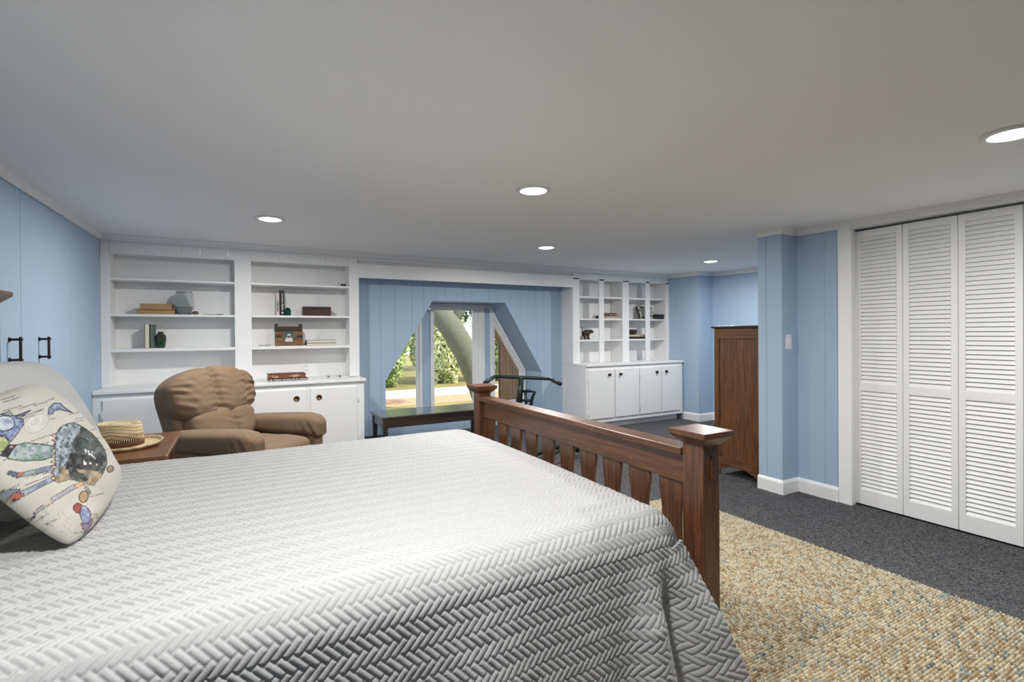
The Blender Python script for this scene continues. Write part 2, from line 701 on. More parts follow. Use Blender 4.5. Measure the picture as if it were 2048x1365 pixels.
def crown(nm, segs):
    prof = [(0, 0), (.010, 0), (.014, .008), (.016, .022), (.030, .040), (.036, .042), (.038, .07), (0, .07)]
    return struct(build(mould(segs, prof, zcb), nm, TRIM))


crown('trim_2', [((XL, YN), (XL, 5.60), 1, 0, 0, 0)])
crown('trim_3', [((XL, 5.59), (5.90, 5.59), 0, -1, 0, 0)])
crown('trim_4', [((XC, YN), (XC, 2.452), -1, 0, 0, -1), ((XC, 2.452), (3.80, 2.452), 0, -1, -1, 1), ((3.80, 2.452), (3.80, 2.66), -1, 0, 1, 0)])
crown('trim_5', [((5.86, 5.60), (5.86, 5.04), -1, 0, 0, 1), ((5.86, 5.04), (6.15, 5.04), 0, -1, 1, -1), ((6.15, 5.04), (6.15, 2.64), -1, 0, -1, 0)])

# closet casing and louvred bifold doors
cs = MB()
cs.box(XC-.018, XC+.03, 2.032, 2.128, 0, 2.09)
cs.box(XC-.006, XC+.075, 2.045, 2.066, 0, 2.075)
cs.box(XC-.018, XC+.03, .66, .775, 0, 2.09)
cs.box(XC-.006, XC+.10, .77, 2.05, 2.052, 2.10)
struct(build(cs, 'trim_6', TRIM, bevel=.006))
DX = 4.062
LOUV = None
PW, D0 = .3055, 2.048
slat_m = {}
for i in range(4):
    yb = D0-i*PW-.002
    ya = yb-PW+.003
    zb, zt = .012, 2.036
    f = MB()
    f.box(DX, DX+.028, ya, ya+.036, zb, zt)
    f.box(DX, DX+.028, yb-.036, yb, zb, zt)
    d = struct(build(f, 'door_%d' % (i+3), TRIM, bevel=.003))
    LOC[d.name] = np.array(d.location)
    for nm, z0, z1 in (('bottom_rail', zb, .122), ('lock_rail', .853, .913), ('top_rail', 1.986, zt)):
        build(B(DX+.001, DX+.027, ya+.035, yb-.035, z0, z1), nm, TRIM, d, bevel=.002)
    for z0, z1, n in ((.122, .853, 25), (.913, 1.986, 37)):
        ph = (z1-z0)/n
        key = n
        for k in range(n):
            zz = z0+k*ph
            if key not in slat_m:
                # sloping louvre: top edge leans into the closet
                pr = [(DX+.003, 0), (DX+.009, -.001), (DX+.024, ph*.98), (DX+.018, ph*1.02)]
                mb = MB()
                c = (ya+yb)/2
                pts = [(x-DX, z) for x, z in pr]
                rr = [[(x, s*(PW/2-.0345), z) for x, z in pts] for s in (-1, 1)]
                mb.loft(rr)
                slat_m[key] = mk('louvre_slat', mb.verts(), mb.f, TRIM)
            o = bpy.data.objects.new('louvre_slat', slat_m[key])
            COL.objects.link(o)
            o.parent = d
            o.location = np.array([DX, (ya+yb)/2, zz])-LOC[d.name]

# ------------------------------------------------------------------ built-in bookcases
WGROOVE = WHITE


def back_planks(p, xs, z0, z1):
    build(B(xs[0], xs[-1], YBK-.0145, YBK-.001, z0, z1), 'back_board', WGROOVE, p)
    for a, b in zip(xs[:-1], xs[1:]):
        build(B(a+.0008, b-.0008, YBK-.016, YBK-.0146, z0, z1), 'back_plank', WHITE, p)


bkl = thing('built_in_bookcase', 'white built-in bookcase of two wide bays with four levels each', 'bookcase', (.07, 5.73, .846))
ZT = 2.035
for a, b in ((XL, -.964), (.002, .149), (1.088, 1.18)):
    build(B(a, b, YB, YB+.02, .846, ZT), 'stile', WHITE, bkl, bevel=.002)
for x in (XL+.002, -.982, .002, .131, 1.088, 1.162):
    build(B(x, x+.018, YB+.02, YBK-.016, .846, 2.12), 'side_panel', WHITE, bkl)
fx = [XL, -.964, -.71, -.455, -.28, -.05, .149, .40, .62, .85, 1.088, 1.18]
for a, b in zip(fx[:-1], fx[1:]):
    build(B(a+.001, b-.001, YB, YB+.018, ZT, 2.185), 'fascia_plank', WHITE, bkl, bevel=.0025, seg=1)
for xa, xb in ((-.964, .002), (.149, 1.088)):
    build(B(xa, xb, YB+.018, YBK-.016, ZT+.015, ZT+.035), 'bay_ceiling', WHITE, bkl)
    for zt, th in ((1.82, .02), (1.498, .021), (1.186, .030)):
        build(B(xa, xb, YB+.004, YBK-.016, zt-th, zt), 'shelf', TRIM, bkl, bevel=.002)
back_planks(bkl, [-.98, -.72, -.62, -.44, -.26, -.08, .02], .846, 2.07)
back_planks(bkl, [.13, .36, .44, .62, .80, .89, 1.0, 1.105], .846, 2.07)

bkr = thing('built_in_bookcase', 'white built-in bookcase of four narrow bays beside the blue nook wall', 'bookcase', (4.95, 5.73, .876))
for a, b in ((4.055, 4.16), (4.50, 4.588), (4.928, 5.051), (5.378, 5.467), (5.785, 5.857)):
    build(B(a, b, YB, YB+.02, .876, 2.05), 'stile', WHITE, bkr, bevel=.002)
for x in (4.055, 4.142, 4.928, 5.033, 5.785, 5.838):
    build(B(x, x+.018, YB+.02, YBK-.016, .876, 2.12), 'side_panel', WHITE, bkr)
build(B(4.055, 5.857, YB, YB+.018, 2.032, 2.17), 'fascia', WHITE, bkr, bevel=.002)
for xa, xb in ((4.16, 4.928), (5.051, 5.785)):
    build(B(xa, xb, YB+.018, YBK-.016, 2.046, 2.062), 'bay_ceiling', WHITE, bkr)
    for zt, th in ((1.806, .023), (1.494, .019), (1.200, .023)):
        build(B(xa, xb, YB+.006, YBK-.016, zt-th, zt), 'shelf', TRIM, bkr, bevel=.002)
back_planks(bkr, [4.15, 4.34, 4.43, 4.62, 4.72, 4.94], .876, 2.06)
back_planks(bkr, [5.045, 5.17, 5.36, 5.45, 5.63, 5.80], .876, 2.06)

# header across the alcove with its slot vent
hm = MB().box(1.18, 4.055, YB, YB+.02, 1.918, 2.0702)
hm.box(1.18, 4.055, YB, YB+.02, 2.1078, 2.19)
hd = struct(build(hm, 'trim_8', WHITE, bevel=.002))
v = thing('slot_vent', 'long narrow slot vent in the white header above the alcove', 'vent', (2.61, YB, 2.068))
build(B(1.182, 4.052, YB-.002, YB+.03, 2.070, 2.073), 'vent_edge', TRIM, v)
build(B(1.182, 4.052, YB-.002, YB+.03, 2.105, 2.108), 'vent_edge', TRIM, v)
build(B(1.182, 4.052, YB+.03, YB+.033, 2.070, 2.108), 'vent_slot', TRIM, v)
build(B(1.182, 4.052, YB+.010, YB+.013, 2.0875, 2.0905), 'vent_bar', TRIM, v)
# alcove jamb panels
struct(build(B(4.0445, 4.055, YB+.001, YBK, .877, 1.93), 'trim_9', WHITE))
struct(build(B(1.18, 1.19, YB+.001, YBK, .846, 1.93), 'trim_10', WHITE))


def knob(p, x, y, z, style):
    if style == 'disc':
        k = MB().lathe([(.027, 0), (.027, .004), (.022, .006), (.016, .003), (.008, .001), (.001, .0005)], n=24)
    else:
        k = MB().lathe([(.017, 0), (.017, .004), (.009, .006), (.008, .018), (.018, .022), (.019, .027), (.013, .029), (.011, .024), (.001, .023)], n=24)
    k.xf(lambda v: np.stack([v[:, 0]+x, y-v[:, 2], v[:, 1]+z], -1))
    o = build(k, 'knob', BRASS if style == 'disc' else BRONZE, p, smooth=True)
    o['label'] = 'round brass recessed pull' if style == 'disc' else 'round dark metal knob'


def base_cab(label, x0, x1, yf, zt, toe, doors, style):
    t = thing('base_cabinet', label, 'cabinet', ((x0+x1)/2, (yf+YBK)/2, 0))
    build(B(x0+.012, x1-.012, yf+.02, YBK-.002, toe, zt), 'carcass', WHITE, t)
    if toe:
        build(B(x0+.012, x1-.04, yf+.075, YBK-.01, 0, toe), 'toe_kick', WHITE, t)
    fr = MB()
    fr.box(x0, x1, yf, yf+.02, zt-.055, zt)
    fr.box(x0, x1, yf, yf+.02, toe, toe+.07)
    ed = [x0]+[q for d in doors for q in d[:2]]+[x1]
    for a, b in zip(ed[0::2], ed[1::2]):
        if b > a:
            fr.box(a, b, yf, yf+.02, toe+.07, zt-.055)
    build(fr, 'face_frame', WHITE, t)
    for s in (x0, x1-.012):
        build(B(s, s+.012, yf+.02, YBK-.002, toe, zt), 'end_panel', WHITE, t)
    for a, b, kx, hx, op in doors:
        mb = MB()
        bs = widths(a, b, (.17, .11, .2) if style == 'disc' else (9,))
        d = build(B(a-.006, b+.006, yf-.016, yf-.001, toe+.055, zt-.045), 'door', WHITE, t, bevel=.004)
        if op:
            pass
        knob(d, kx, yf-.016, zt-.135 if style == 'disc' else zt-.118, style)
        for hz in (toe+.14, zt-.17):
            build(B(hx-.008, hx+.008, yf-.018, yf-.0005, hz-.028, hz+.028), 'hinge', TRIM, d)
    return t


base_cab('white built-in base cabinet with round brass pulls behind the brown recliner', XL+.002, 1.165, 5.28, .815, 0,
         [(-.955, -.40, -.455, -.965, 0), (-.36, .08, -.30, .09, 0), (.12, .605, .52, .112, 0), (.652, 1.085, .725, 1.095, 0)], 'disc')
ct = build(B(XL+.002, 1.185, 5.255, YBK-.001, .815, .845), 'countertop', TRIM, bevel=.005)
tag(ct, 'white painted countertop under the wide two-bay bookcase', 'countertop')
base_cab('white four-door base cabinet with dark ring knobs by the blue nook', 4.046, 5.83, 5.32, .845, .09,
         [(4.095, 4.515, 4.425, 4.088, 0), (4.545, 4.962, 4.618, 4.97, 1), (4.985, 5.384, 5.293, 4.978, 0), (5.408, 5.77, 5.48, 5.776, 0)], 'ring')
ct = build(B(4.046, 5.845, 5.30, YBK-.001, .845, .876), 'countertop', TRIM, bevel=.005)
tag(ct, 'white painted countertop under the narrow four-bay bookcase', 'countertop')

# ------------------------------------------------------------------ ceiling fittings
LENS = emis('lamp_lens', (1, .98, .95, 1), 7.0)


def downlight(x, y, label, suffix=''):
    z = zc(x, y)
    t = thing('recessed_light', label, 'light', (x, y, z-.02), 0, 'recessed ceiling lights')
    build(MB().lathe([(.078, -.001), (.100, -.003), (.101, .008), (.078, .008)], (x, y, z-.008), 40, cap=False), 'trim_ring', TRIM, t, smooth=True)
    build(MB().lathe([(.078, .006), (.076, -.003), (.06, -.008), (.03, -.011), (.001, -.012)], (x, y, z-.006), 40), 'lens'+suffix, LENS, t, smooth=True)
    L = bpy.data.lights.new('lamp'+suffix, 'AREA')
    L.shape = 'DISK'
    L.size = .15
    L.energy = LAMP_W
    L.color = (1, .985, .96)
    lo = bpy.data.objects.new('lamp'+suffix, L)
    lo.location = (0, 0, -.006)
    lo.parent = t
    COL.objects.link(lo)


for x, y, lb in ((.24, 4.16, 'lit recessed ceiling light above the brown recliner'), (1.53, 2.50, 'lit recessed ceiling light above the bed'),
                 (2.75, 4.25, 'lit recessed ceiling light beside the round cover plate, before the alcove'), (5.03, 4.14, 'lit recessed ceiling light in the nook by the tall chest'),
                 (2.765, .80, 'lit recessed ceiling light near the louvred closet doors')):
    downlight(x, y, lb)
# the fourth corner of the same grid of lights, just above the picture
downlight(.24, .80, 'lit recessed ceiling light above the head of the bed', '_offscreen')
x, y = 2.355, 3.93
tag(build(MB().lathe([(.001, -.012), (.085, -.012), (.10, -.006), (.103, .004)], (x, y, zc(x, y)-.002), 40), 'ceiling_cover_plate', CEILM, smooth=True),
    'plain round white cover plate on the ceiling', 'cover plate')


# bedside table on the near side of the bed head (just left of the picture)
n2 = thing('night_table', 'bare brown wooden bedside table on the near side of the bed head', 'table', (-.70, .56, 0))
build(B(-1.0, -.42, .28, .84, .60, .624), 'table_top', cherry('X'), n2, bevel=.005)
for x in (-.97, -.50):
    for y in (.31, .765):
        build(B(x, x+.045, y, y+.045, 0, .60), 'leg', cherry('Z'), n2, bevel=.003)
build(B(-.94, -.48, .335, .785, .48, .60), 'drawer_case', cherry('X'), n2, bevel=.002)


# ------------------------------------------------------------------ bed
def vnoise(x, y, s=1., seed=0):
    """smooth value noise on arrays"""
    x = np.asarray(x)*s
    y = np.asarray(y)*s
    xi, yi = np.floor(x).astype(int), np.floor(y).astype(int)
    u, v_ = x-xi, y-yi
    u, v_ = u*u*(3-2*u), v_*v_*(3-2*v_)

    def h(a, b):
        q = np.sin(a*127.1+b*311.7+seed*74.7)*43758.5453
        return q-np.floor(q)
    return (h(xi, yi)*(1-u)+h(xi+1, yi)*u)*(1-v_)+(h(xi, yi+1)*(1-u)+h(xi+1, yi+1)*u)*v_


BX, PWX, PWY = 1.22, .072, .08
bed = thing('bed', 'brown mission style wooden bed with slatted footboard and square posts', 'bed', (.2, 1.86, 0))


def post(x, y, h, capz):
    p = build(B(x, x+PWX, y, y+PWY, .0225, h-.03), 'post', cherry('Z'), bed, bevel=.003)
    o = .030
    rg = []
    for dz, e in ((-.045, .001), (-.034, .012), (-.016, o), (0, o), (.0, o-.002)):
        rg.append([(x-e, y-e, h+dz), (x+PWX+e, y-e, h+dz), (x+PWX+e, y+PWY+e, h+dz), (x-e, y+PWY+e, h+dz)])
    build(MB().loft(rg), 'post_cap', cherry('X'), p, bevel=.002)
    return p


Y0, Y1 = 1.035, 2.681
pn = post(BX, Y0, 1.0, 0)
pf = post(BX, Y1-PWY, 1.0, 0)
# wedge tenon showing on the near post
tz0, tz1, tx = .855, .925, BX+.040
tn = [(tx+.0085*math.cos(a), tz1-.008+.008*math.sin(a)) for a in np.linspace(0, math.pi, 9)]+[(tx-.0085, tz0), (tx+.0085, tz0)]
tt = build(MB().prism(tn, 'xz', Y0-.004, Y0+.001), 'tenon', cherry('Z'), pn, bevel=.001)
ya, yb = Y0+PWY, Y1-PWY
build(B(BX-.008, BX+.074, ya, yb, .915, .938), 'cap_rail', cherry('Y'), bed, bevel=.004)
build(B(BX+.018, BX+.046, ya, yb, .822, .915), 'upper_rail', cherry('Y'), bed, bevel=.002)
build(B(BX+.018, BX+.046, ya, yb, .20, .36), 'lower_rail', cherry('Y'), bed, bevel=.002)
NS = 10
pt = (yb-ya)/NS
for k in range(NS):
    c = ya+(k+.5)*pt
    hw = []
    for z in (.355, .50, .66, .70, .715, .73, .745, .76, .775, .79, .823):
        w_ = .040 if z < .72 else .040+(.0515-.040)*min(1, max(0, (z-.715)/.07))**1.5
        if .66 <= z <= .715:
            w_ = .039
        hw.append((w_, z))
    poly = [(c-w_, z) for w_, z in hw]+[(c+w_, z) for w_, z in hw[::-1]]
    build(MB().prism(poly[::-1], 'yz', BX+.026, BX+.040), 'slat', cherry('Z'), bed, bevel=.0015)
for y in (Y0+.012, Y1-.072):
    build(B(-.80, BX+.01, y, y+.028, .20, .36), 'side_rail', cherry('X'), bed, bevel=.002)
# headboard
hx = -.872
for y in (Y0, Y1-PWY):
    p = build(B(hx, hx+PWX, y, y+PWY, 0, 1.45), 'head_post', cherry('Z'), bed, bevel=.003)
    rg = []
    for dz, e in ((-.045, .001), (-.034, .012), (-.016, .03), (0, .03)):
        rg.append([(hx-e, y-e, 1.478+dz), (hx+PWX+e, y-e, 1.478+dz), (hx+PWX+e, y+PWY+e, 1.478+dz), (hx-e, y+PWY+e, 1.478+dz)])
    build(MB().loft(rg), 'post_cap', cherry('X'), p, bevel=.002)
build(B(hx+.0, hx+.07, ya, yb, 1.37, 1.395), 'head_cap_rail', cherry('Y'), bed, bevel=.004)
build(B(hx+.02, hx+.046, ya, yb, 1.24, 1.37), 'head_rail', cherry('Y'), bed, bevel=.002)
build(B(hx+.02, hx+.046, ya, yb, .30, .45), 'head_lower_rail', cherry('Y'), bed, bevel=.002)
for k in range(NS):
    c = ya+(k+.5)*pt
    build(B(hx+.024, hx+.040, c-.05, c+.05, .44, 1.25), 'head_slat', cherry('Z'), bed, bevel=.0015)

MATT = paint('mattress_ticking', (.62, .62, .60, 1), .9, .03, 10)
mt = build(MB().cushion((.18, 1.858, .55), (1.0, .745, .19), 9, 14), 'mattress', MATT, smooth=True, weld=True)
tag(mt, 'thick pale mattress and box spring under the white quilt', 'mattress')
sp = build(B(-.80, 1.15, Y0+.065, Y1-.09, .20, .35), 'box_spring', MATT, bevel=.02)
tag(sp, 'box spring base lying between the bed rails under the mattress', 'box spring')


def herring(u, v_, w=.0145, n=3):
    """puffed parquet stitching: height 0..1 inside each stitched block"""
    a, b = (u+v_)*.70711/w, (u-v_)*.70711/w
    i, j = np.floor(a), np.floor(b)
    k = np.mod(i-j, 2*n)
    hz = k < n
    lx = np.where(hz, a-i+k, a-i)
    ly = np.where(hz, b-j, b-j+(2*n-1-k))
    d = np.minimum(np.minimum(lx, np.where(hz, n, 1)-lx), np.minimum(ly, np.where(hz, 1, n)-ly))
    d = np.clip(d/.46, 0, 1)
    return 1-(1-d)**2.6


def mesh_np(name, P, m, smooth=True, cols=None, off=None):
    mm, nn = P.shape[:2]
    V = P.reshape(-1, 3).astype(np.float32)
    if off is not None:
        V = V-np.asarray(off, np.float32)
    i = np.arange(mm*nn, dtype=np.int32).reshape(mm, nn)
    q = np.stack([i[:-1, :-1], i[1:, :-1], i[1:, 1:], i[:-1, 1:]], -1).reshape(-1, 4)
    return raw_mesh(name, V, q, m, smooth, cols)


def raw_mesh(name, V, q, m, smooth=True, cols=None):
    me = bpy.data.meshes.new(name)
    nf, k = q.shape
    me.vertices.add(len(V))
    me.vertices.foreach_set('co', np.ascontiguousarray(V, np.float32).ravel())
    me.loops.add(nf*k)
    me.loops.foreach_set('vertex_index', np.ascontiguousarray(q, np.int32).ravel())
    me.polygons.add(nf)
    me.polygons.foreach_set('loop_start', np.arange(0, nf*k, k, dtype=np.int32))
    me.update(calc_edges=True)
    if smooth:
        me.polygons.foreach_set('use_smooth', np.ones(nf, bool))
    me.materials.append(m)
    if cols is not None:
        ca = me.color_attributes.new('Col', 'FLOAT_COLOR', 'POINT')
        c4 = np.ones((len(V), 4), np.float32)
        c4[:, :3] = cols.reshape(-1, 3)
        ca.data.foreach_set('color', c4.ravel())
    me.validate()
    return me


# --- quilt: profile across the bed (near hem -> top -> far hem), swept along the bed
ZQ = .772
YNE, YFE = 1.045, 2.625          # near / far edge of the quilt top
R_ = .085
near_d = np.concatenate([np.arange(0, .46, .0023), np.arange(.46, .60, .01)])[::-1]          # length hanging below the edge, near side
arc = np.linspace(0, math.pi/2, 58)[1:-1]
top = np.concatenate([np.arange(YNE+R_, 1.75, .0023), np.arange(1.75, YFE-R_, .0034)])
far_d = np.arange(0, .50, .02)
prof, kind, dist = [], [], []
s_acc = 0.
for d in near_d:
    prof.append((YNE, ZQ-R_-d))
    kind.append(-1)
    dist.append(d)
for a in arc:
    prof.append((YNE+R_*(1-math.cos(a)), ZQ-R_+R_*math.sin(a)))
    kind.append(0)
    dist.append(0)
for y in top:
    prof.append((y, ZQ))
    kind.append(0)
    dist.append(0)
for a in np.linspace(math.pi/2, 0, 14)[1:-1]:
    prof.append((YFE-R_*(1-math.cos(a)), ZQ-R_+R_*math.sin(a)))
    kind.append(0)
    dist.append(0)
for d in far_d:
    prof.append((YFE, ZQ-R_-d))
    kind.append(1)
    dist.append(d)
prof, kind, dist = np.array(prof), np.array(kind), np.array(dist)
vlen = np.concatenate([[0], np.cumsum(np.hypot(*np.diff(prof, axis=0).T))])
vlen -= vlen[len(near_d)]
XS0, XS1 = -.796, 1.172
xs = np.concatenate([np.arange(XS0, -.50, .01), np.arange(-.50, XS1, .0024)])
Xg, Vg = np.meshgrid(xs, vlen, indexing='ij')
Yg = np.broadcast_to(prof[:, 0], Xg.shape).copy()
Zg = np.broadcast_to(prof[:, 1], Xg.shape).copy()
Dn = np.broadcast_to(np.where(kind == -1, dist, 0), Xg.shape)
Df = np.broadcast_to(np.where(kind == 1, dist, 0), Xg.shape)
topw = np.broadcast_to((kind == 0)*1., Xg.shape)
# slight softness of the top and roll-off at the foot end
Zg += topw*(.010*np.sin((Yg-YNE)/(YFE-YNE)*math.pi)+.006*(vnoise(Xg, Yg, 3.2, 3)-.5))
ft = np.clip((Xg-1.03)/(XS1-1.03), 0, 1)
Zg -= .055*ft**2.6*np.where(Zg > ZQ-.1, 1, 0)
# round the two foot corners
cf = np.clip((Xg-1.02)/.15, 0, 1)
Yg += np.where(Yg < 1.5, 1, -1)*.045*cf**2*np.clip(1-np.abs(np.where(Yg < 1.5, Yg-YNE, YFE-Yg))/.30, 0, 1)*np.clip(1-Dn/.25, 0, 1)*np.clip(1-Df/.15, 0, 1)
# hanging sides: flare, folds and the cape at the foot corner
fx_ = np.clip((Xg-.80)/(XS1-.80), 0, 1)
fold = .030*np.sin((Xg-.35)*2*math.pi/.62)+.014*np.sin((Xg+.1)*2*math.pi/.29+1.3)
Yg -= Dn*(.10+fold*1.6)
cre = np.exp(-((Xg-1.055-.02*Dn)/.030)**2)
Yg += cre*.05*np.clip(Dn/.16, 0, 1)**2
rid = np.exp(-((Xg-.985)/.045)**2)
Yg -= rid*.035*np.clip(Dn/.2, 0, 1)**2
Xg2 = Xg+fx_**3*(Dn*.36)
Yg += fx_**6*Dn*(-.10)
Yg += Df*.10
# stitched relief along the surface normal
H = herring(Xg-.01, Vg)*.0042+.0020*(vnoise(Xg, Vg, 40, 5)-.5)
H *= np.where(Df > .03, 0, 1)
P = np.stack([Xg2, Yg, Zg], -1)
du = np.gradient(P, axis=0)
dv = np.gradient(P, axis=1)
N = np.cross(du, dv)
N /= np.linalg.norm(N, axis=-1, keepdims=True)+1e-9
if N[len(xs)//2, len(near_d)+200, 2] < 0:
    N = -N
P = P+N*H[..., None]
qo = np.array([.2, 1.84, .13])
quilt = bpy.data.objects.new('quilt', mesh_np('quilt', P if True else P, QUILT, True, None, qo))
quilt.location = qo
COL.objects.link(quilt)
tag(quilt, 'white quilt with stitched herringbone blocks draped over the bed', 'quilt')


# --- pillows: a bilinear patch between four corners, puffed on both sides
def pillow_grid(T, R, Bc, L, thick, n=60, pinch=.10, rnd=.07, k=.42):
    t = np.linspace(-1, 1, n+1)
    U, V = np.meshgrid(t, t, indexing='ij')           # U: L->R / B->..   V: bottom->top
    T, R, Bc, L = (np.array(p, float) for p in (T, R, Bc, L))
    # edges bow inwards between the corners
    Ub = U*(1-pinch*(1-V**2)*np.abs(U)**3*.5)
    Vb = V*(1-pinch*(1-U**2)*np.abs(V)**3*.5)
    rc = 1-rnd*(U*V)**4
    Ub, Vb = Ub*rc, Vb*rc
    a, b = (Ub+1)/2, (Vb+1)/2
    base = ((1-a)*(1-b))[..., None]*Bc+(a*(1-b))[..., None]*R+((1-a)*b)[..., None]*L+(a*b)[..., None]*T
    nrm = np.cross(R-Bc, L-Bc)
    nrm /= np.linalg.norm(nrm)
    puff = thick*((1-U**2)*(1-V**2))**k
    return base, nrm, puff, U, V


def pillow_obj(name, front, back, m, smooth=True, cols=None):
    mm, nn = front.shape[:2]
    V = np.concatenate([front.reshape(-1, 3), back.reshape(-1, 3)])
    i = np.arange(mm*nn).reshape(mm, nn)
    q = np.stack([i[:-1, :-1], i[1:, :-1], i[1:, 1:], i[:-1, 1:]], -1).reshape(-1, 4)
    q2 = q[:, ::-1]+mm*nn
    off = np.array([V[:, 0].mean(), V[:, 1].mean(), V[:, 2].min()])
    me = raw_mesh(name, V-off, np.concatenate([q, q2]), m, smooth, cols)
    o = bpy.data.objects.new(name, me)
    o.location = off
    COL.objects.link(o)
    w = o.modifiers.new('weld', 'WELD')
    w.merge_threshold = .0003
    return o


# white quilted sham leaning on the headboard
bs, nr, pf_, U, V = pillow_grid((-.585, 2.36, 1.215), (-.43, 2.46, .80), (-.525, 1.74, .80), (-.685, 1.74, 1.215), .085, 170, -.06, .10, k=.5)
st = herring(U*.44, V*.24, .024)*.0045*np.clip((1-U**2)*(1-V**2)*6, 0, 1)
fr_ = bs+nr*(pf_+st)[..., None]
bk_ = bs-nr*(pf_*.8)[..., None]
if nr[0] < 0:
    fr_, bk_ = bs-nr*(pf_+st)[..., None], bs+nr*(pf_*.8)[..., None]
sham_front, sham_back = fr_, bk_
# grey pillows
for cs_, th, lb in ((((-.785, 2.20, 1.275), (-.70, 2.34, .80), (-.72, 1.60, .80), (-.785, 1.62, 1.275)), .05, 'grey satin pillow standing between headboard and white sham'),
                    (((-.80, 1.60, .95), (-.49, 1.67, .83), (-.56, 1.20, .83), (-.82, 1.14, .95)), .06, 'grey satin pillow lying under the crab pillow')):
    bs, nr, pf_, U, V = pillow_grid(*cs_, th, 60, .10)
    wr_ = .006*(vnoise(U, V, 4, 8)-.5)*np.clip((1-U**2)*(1-V**2)*5, 0, 1)
    sg = 1 if nr[0]+nr[2] > 0 else -1
    tag(pillow_obj('pillow', bs+sg*nr*(pf_+wr_)[..., None], bs-sg*nr*(pf_*.7)[..., None], SATIN), lb, 'pillow')
# pillow with the printed crab
NG = 250
T_, R2, B2, L_ = (-.535, 2.05, 1.165), (-.318, 2.01, .845), (-.352, 1.575, .778), (-.60, 1.60, 1.09)
bs, nr, pf_, U, V = pillow_grid(T_, R2, B2, L_, .085, NG, -.08, .08, k=.45)
sg = 1 if nr[0] > 0 else -1
wr_ = .007*(vnoise(U+2, V, 2.6, 21)-.5)+.004*np.sin(V*9+U*4)*np.exp(-((V+.8)/.25)**2)
wr_ = wr_*np.clip((1-U**2)*(1-V**2)*5, 0, 1)
fr_ = bs+sg*nr*(pf_+wr_)[..., None]
bk_ = bs-sg*nr*(pf_*.3)[..., None]
# the sham gives way where this pillow presses into it
c0_ = bs.mean((0, 1))
eu, ev = (bs[-1, :].mean(0)-bs[0, :].mean(0))/2, (bs[:, -1].mean(0)-bs[:, 0].mean(0))/2
nc = sg*nr
Mi = np.linalg.inv(np.stack([eu, ev, nc], 1))


def give(Pt, gap):
    q = (Pt-c0_) @ Mi.T
    uu, vv = q[..., 0], q[..., 1]
    bp = .3*.085*(np.clip(1-uu**2, 0, 1)*np.clip(1-vv**2, 0, 1))**.45
    ins = np.clip((1.42-np.maximum(np.abs(uu), np.abs(vv)))/.30, 0, 1)
    ins = ins*ins*(3-2*ins)
    push = np.clip(q[..., 2]+bp+gap, 0, None)*ins
    return Pt-nc*push[..., None]


sham_front, sham_back = give(sham_front, .010), give(sham_back, .022)
tag(pillow_obj('pillow_sham', sham_front, sham_back, SHAM), 'large white quilted pillow sham leaning behind the crab pillow', 'pillow')
# print coordinates: photo-like layout of the drawing, spread over the pillow face
dd = fr_-EYE
dz_ = dd @ CF
qx, qy = 1024+F*(dd @ CR)/dz_, CY-F*(dd @ CU)/dz_
bas = np.stack([U**i*V**j for i in range(4) for j in range(4-i)], -1).reshape(-1, 10)
ins_ = ((np.abs(U) < .86) & (np.abs(V) < .86)).ravel()
cxy = np.linalg.lstsq(bas[ins_], np.stack([qx, qy], -1).reshape(-1, 2)[ins_], rcond=None)[0]
pp = (bas @ cxy).reshape(U.shape+(2,))
px_, py_ = pp[..., 0]+3*(vnoise(U, V, 5, 2)-.5), pp[..., 1]+3*(vnoise(U, V, 5, 4)-.5)
PC = np.empty(px_.shape+(3,))


def L3(*c):
    return np.array(lin(*c)[:3])


PC[:] = L3(184, 181, 168)
PC *= (.94+.10*vnoise(px_, py_, .05, 1))[..., None]


def inpoly(poly):
    r = np.zeros(px_.shape, bool)
    n = len(poly)
    for i in range(n):
        x1, y1 = poly[i]
        x2, y2 = poly[(i+1) % n]
        if y1 == y2:
            continue
        c = ((y1 > py_) != (y2 > py_)) & (px_ < (x2-x1)*(py_-y1)/(y2-y1)+x1)
        r ^= c
    return r


def dseg(p, q):
    p, q = np.array(p, float), np.array(q, float)
    d = q-p
    t = np.clip(((px_-p[0])*d[0]+(py_-p[1])*d[1])/(d@d), 0, 1)
    return np.hypot(px_-p[0]-t*d[0], py_-p[1]-t*d[1]), t


def wash(mask, c1, c2, s=.09, sd=0, c3=None):
    w = np.clip((vnoise(px_, py_, s, sd)*.65+vnoise(px_, py_, s*3, sd+9)*.35-.3)/.4, 0, 1)[..., None]
    c = L3(*c1)*(1-w)+L3(*c2)*w
    if c3:
        w3 = np.clip((vnoise(px_, py_, s*1.7, sd+5)-.55)/.15, 0, 1)[..., None]
        c = c*(1-w3)+L3(*c3)*w3
    PC[mask] = c[mask]


def outline(poly, wd=.9, c=(42, 44, 48), closed=True):
    for i in range(len(poly)-(0 if closed else 1)):
        d, _ = dseg(poly[i], poly[(i+1) % len(poly)])
        PC[d < wd] = L3(*c)


def blob(poly, c1, c2, sd=0, c3=None, oc=(42, 44, 48), wd=.9):
    wash(inpoly(poly), c1, c2, .09, sd, c3)
    if oc:
        outline(poly, wd, oc)


def ell(cx, cy, rx, ry, rot=0., n=20):
    return [(cx+rx*math.cos(t)*math.cos(rot)-ry*math.sin(t)*math.sin(rot), cy+rx*math.cos(t)*math.sin(rot)+ry*math.sin(t)*math.cos(rot)) for t in np.linspace(0, 2*math.pi, n, endpoint=False)]


def limb(p, q, w0, w1, c1, c2, sd=0, oc=(42, 44, 48)):
    d, t = dseg(p, q)
    w = w0+(w1-w0)*t
    wash(d < w+1.0, oc, oc)
    wash(d < w, c1, c2, .12, sd)


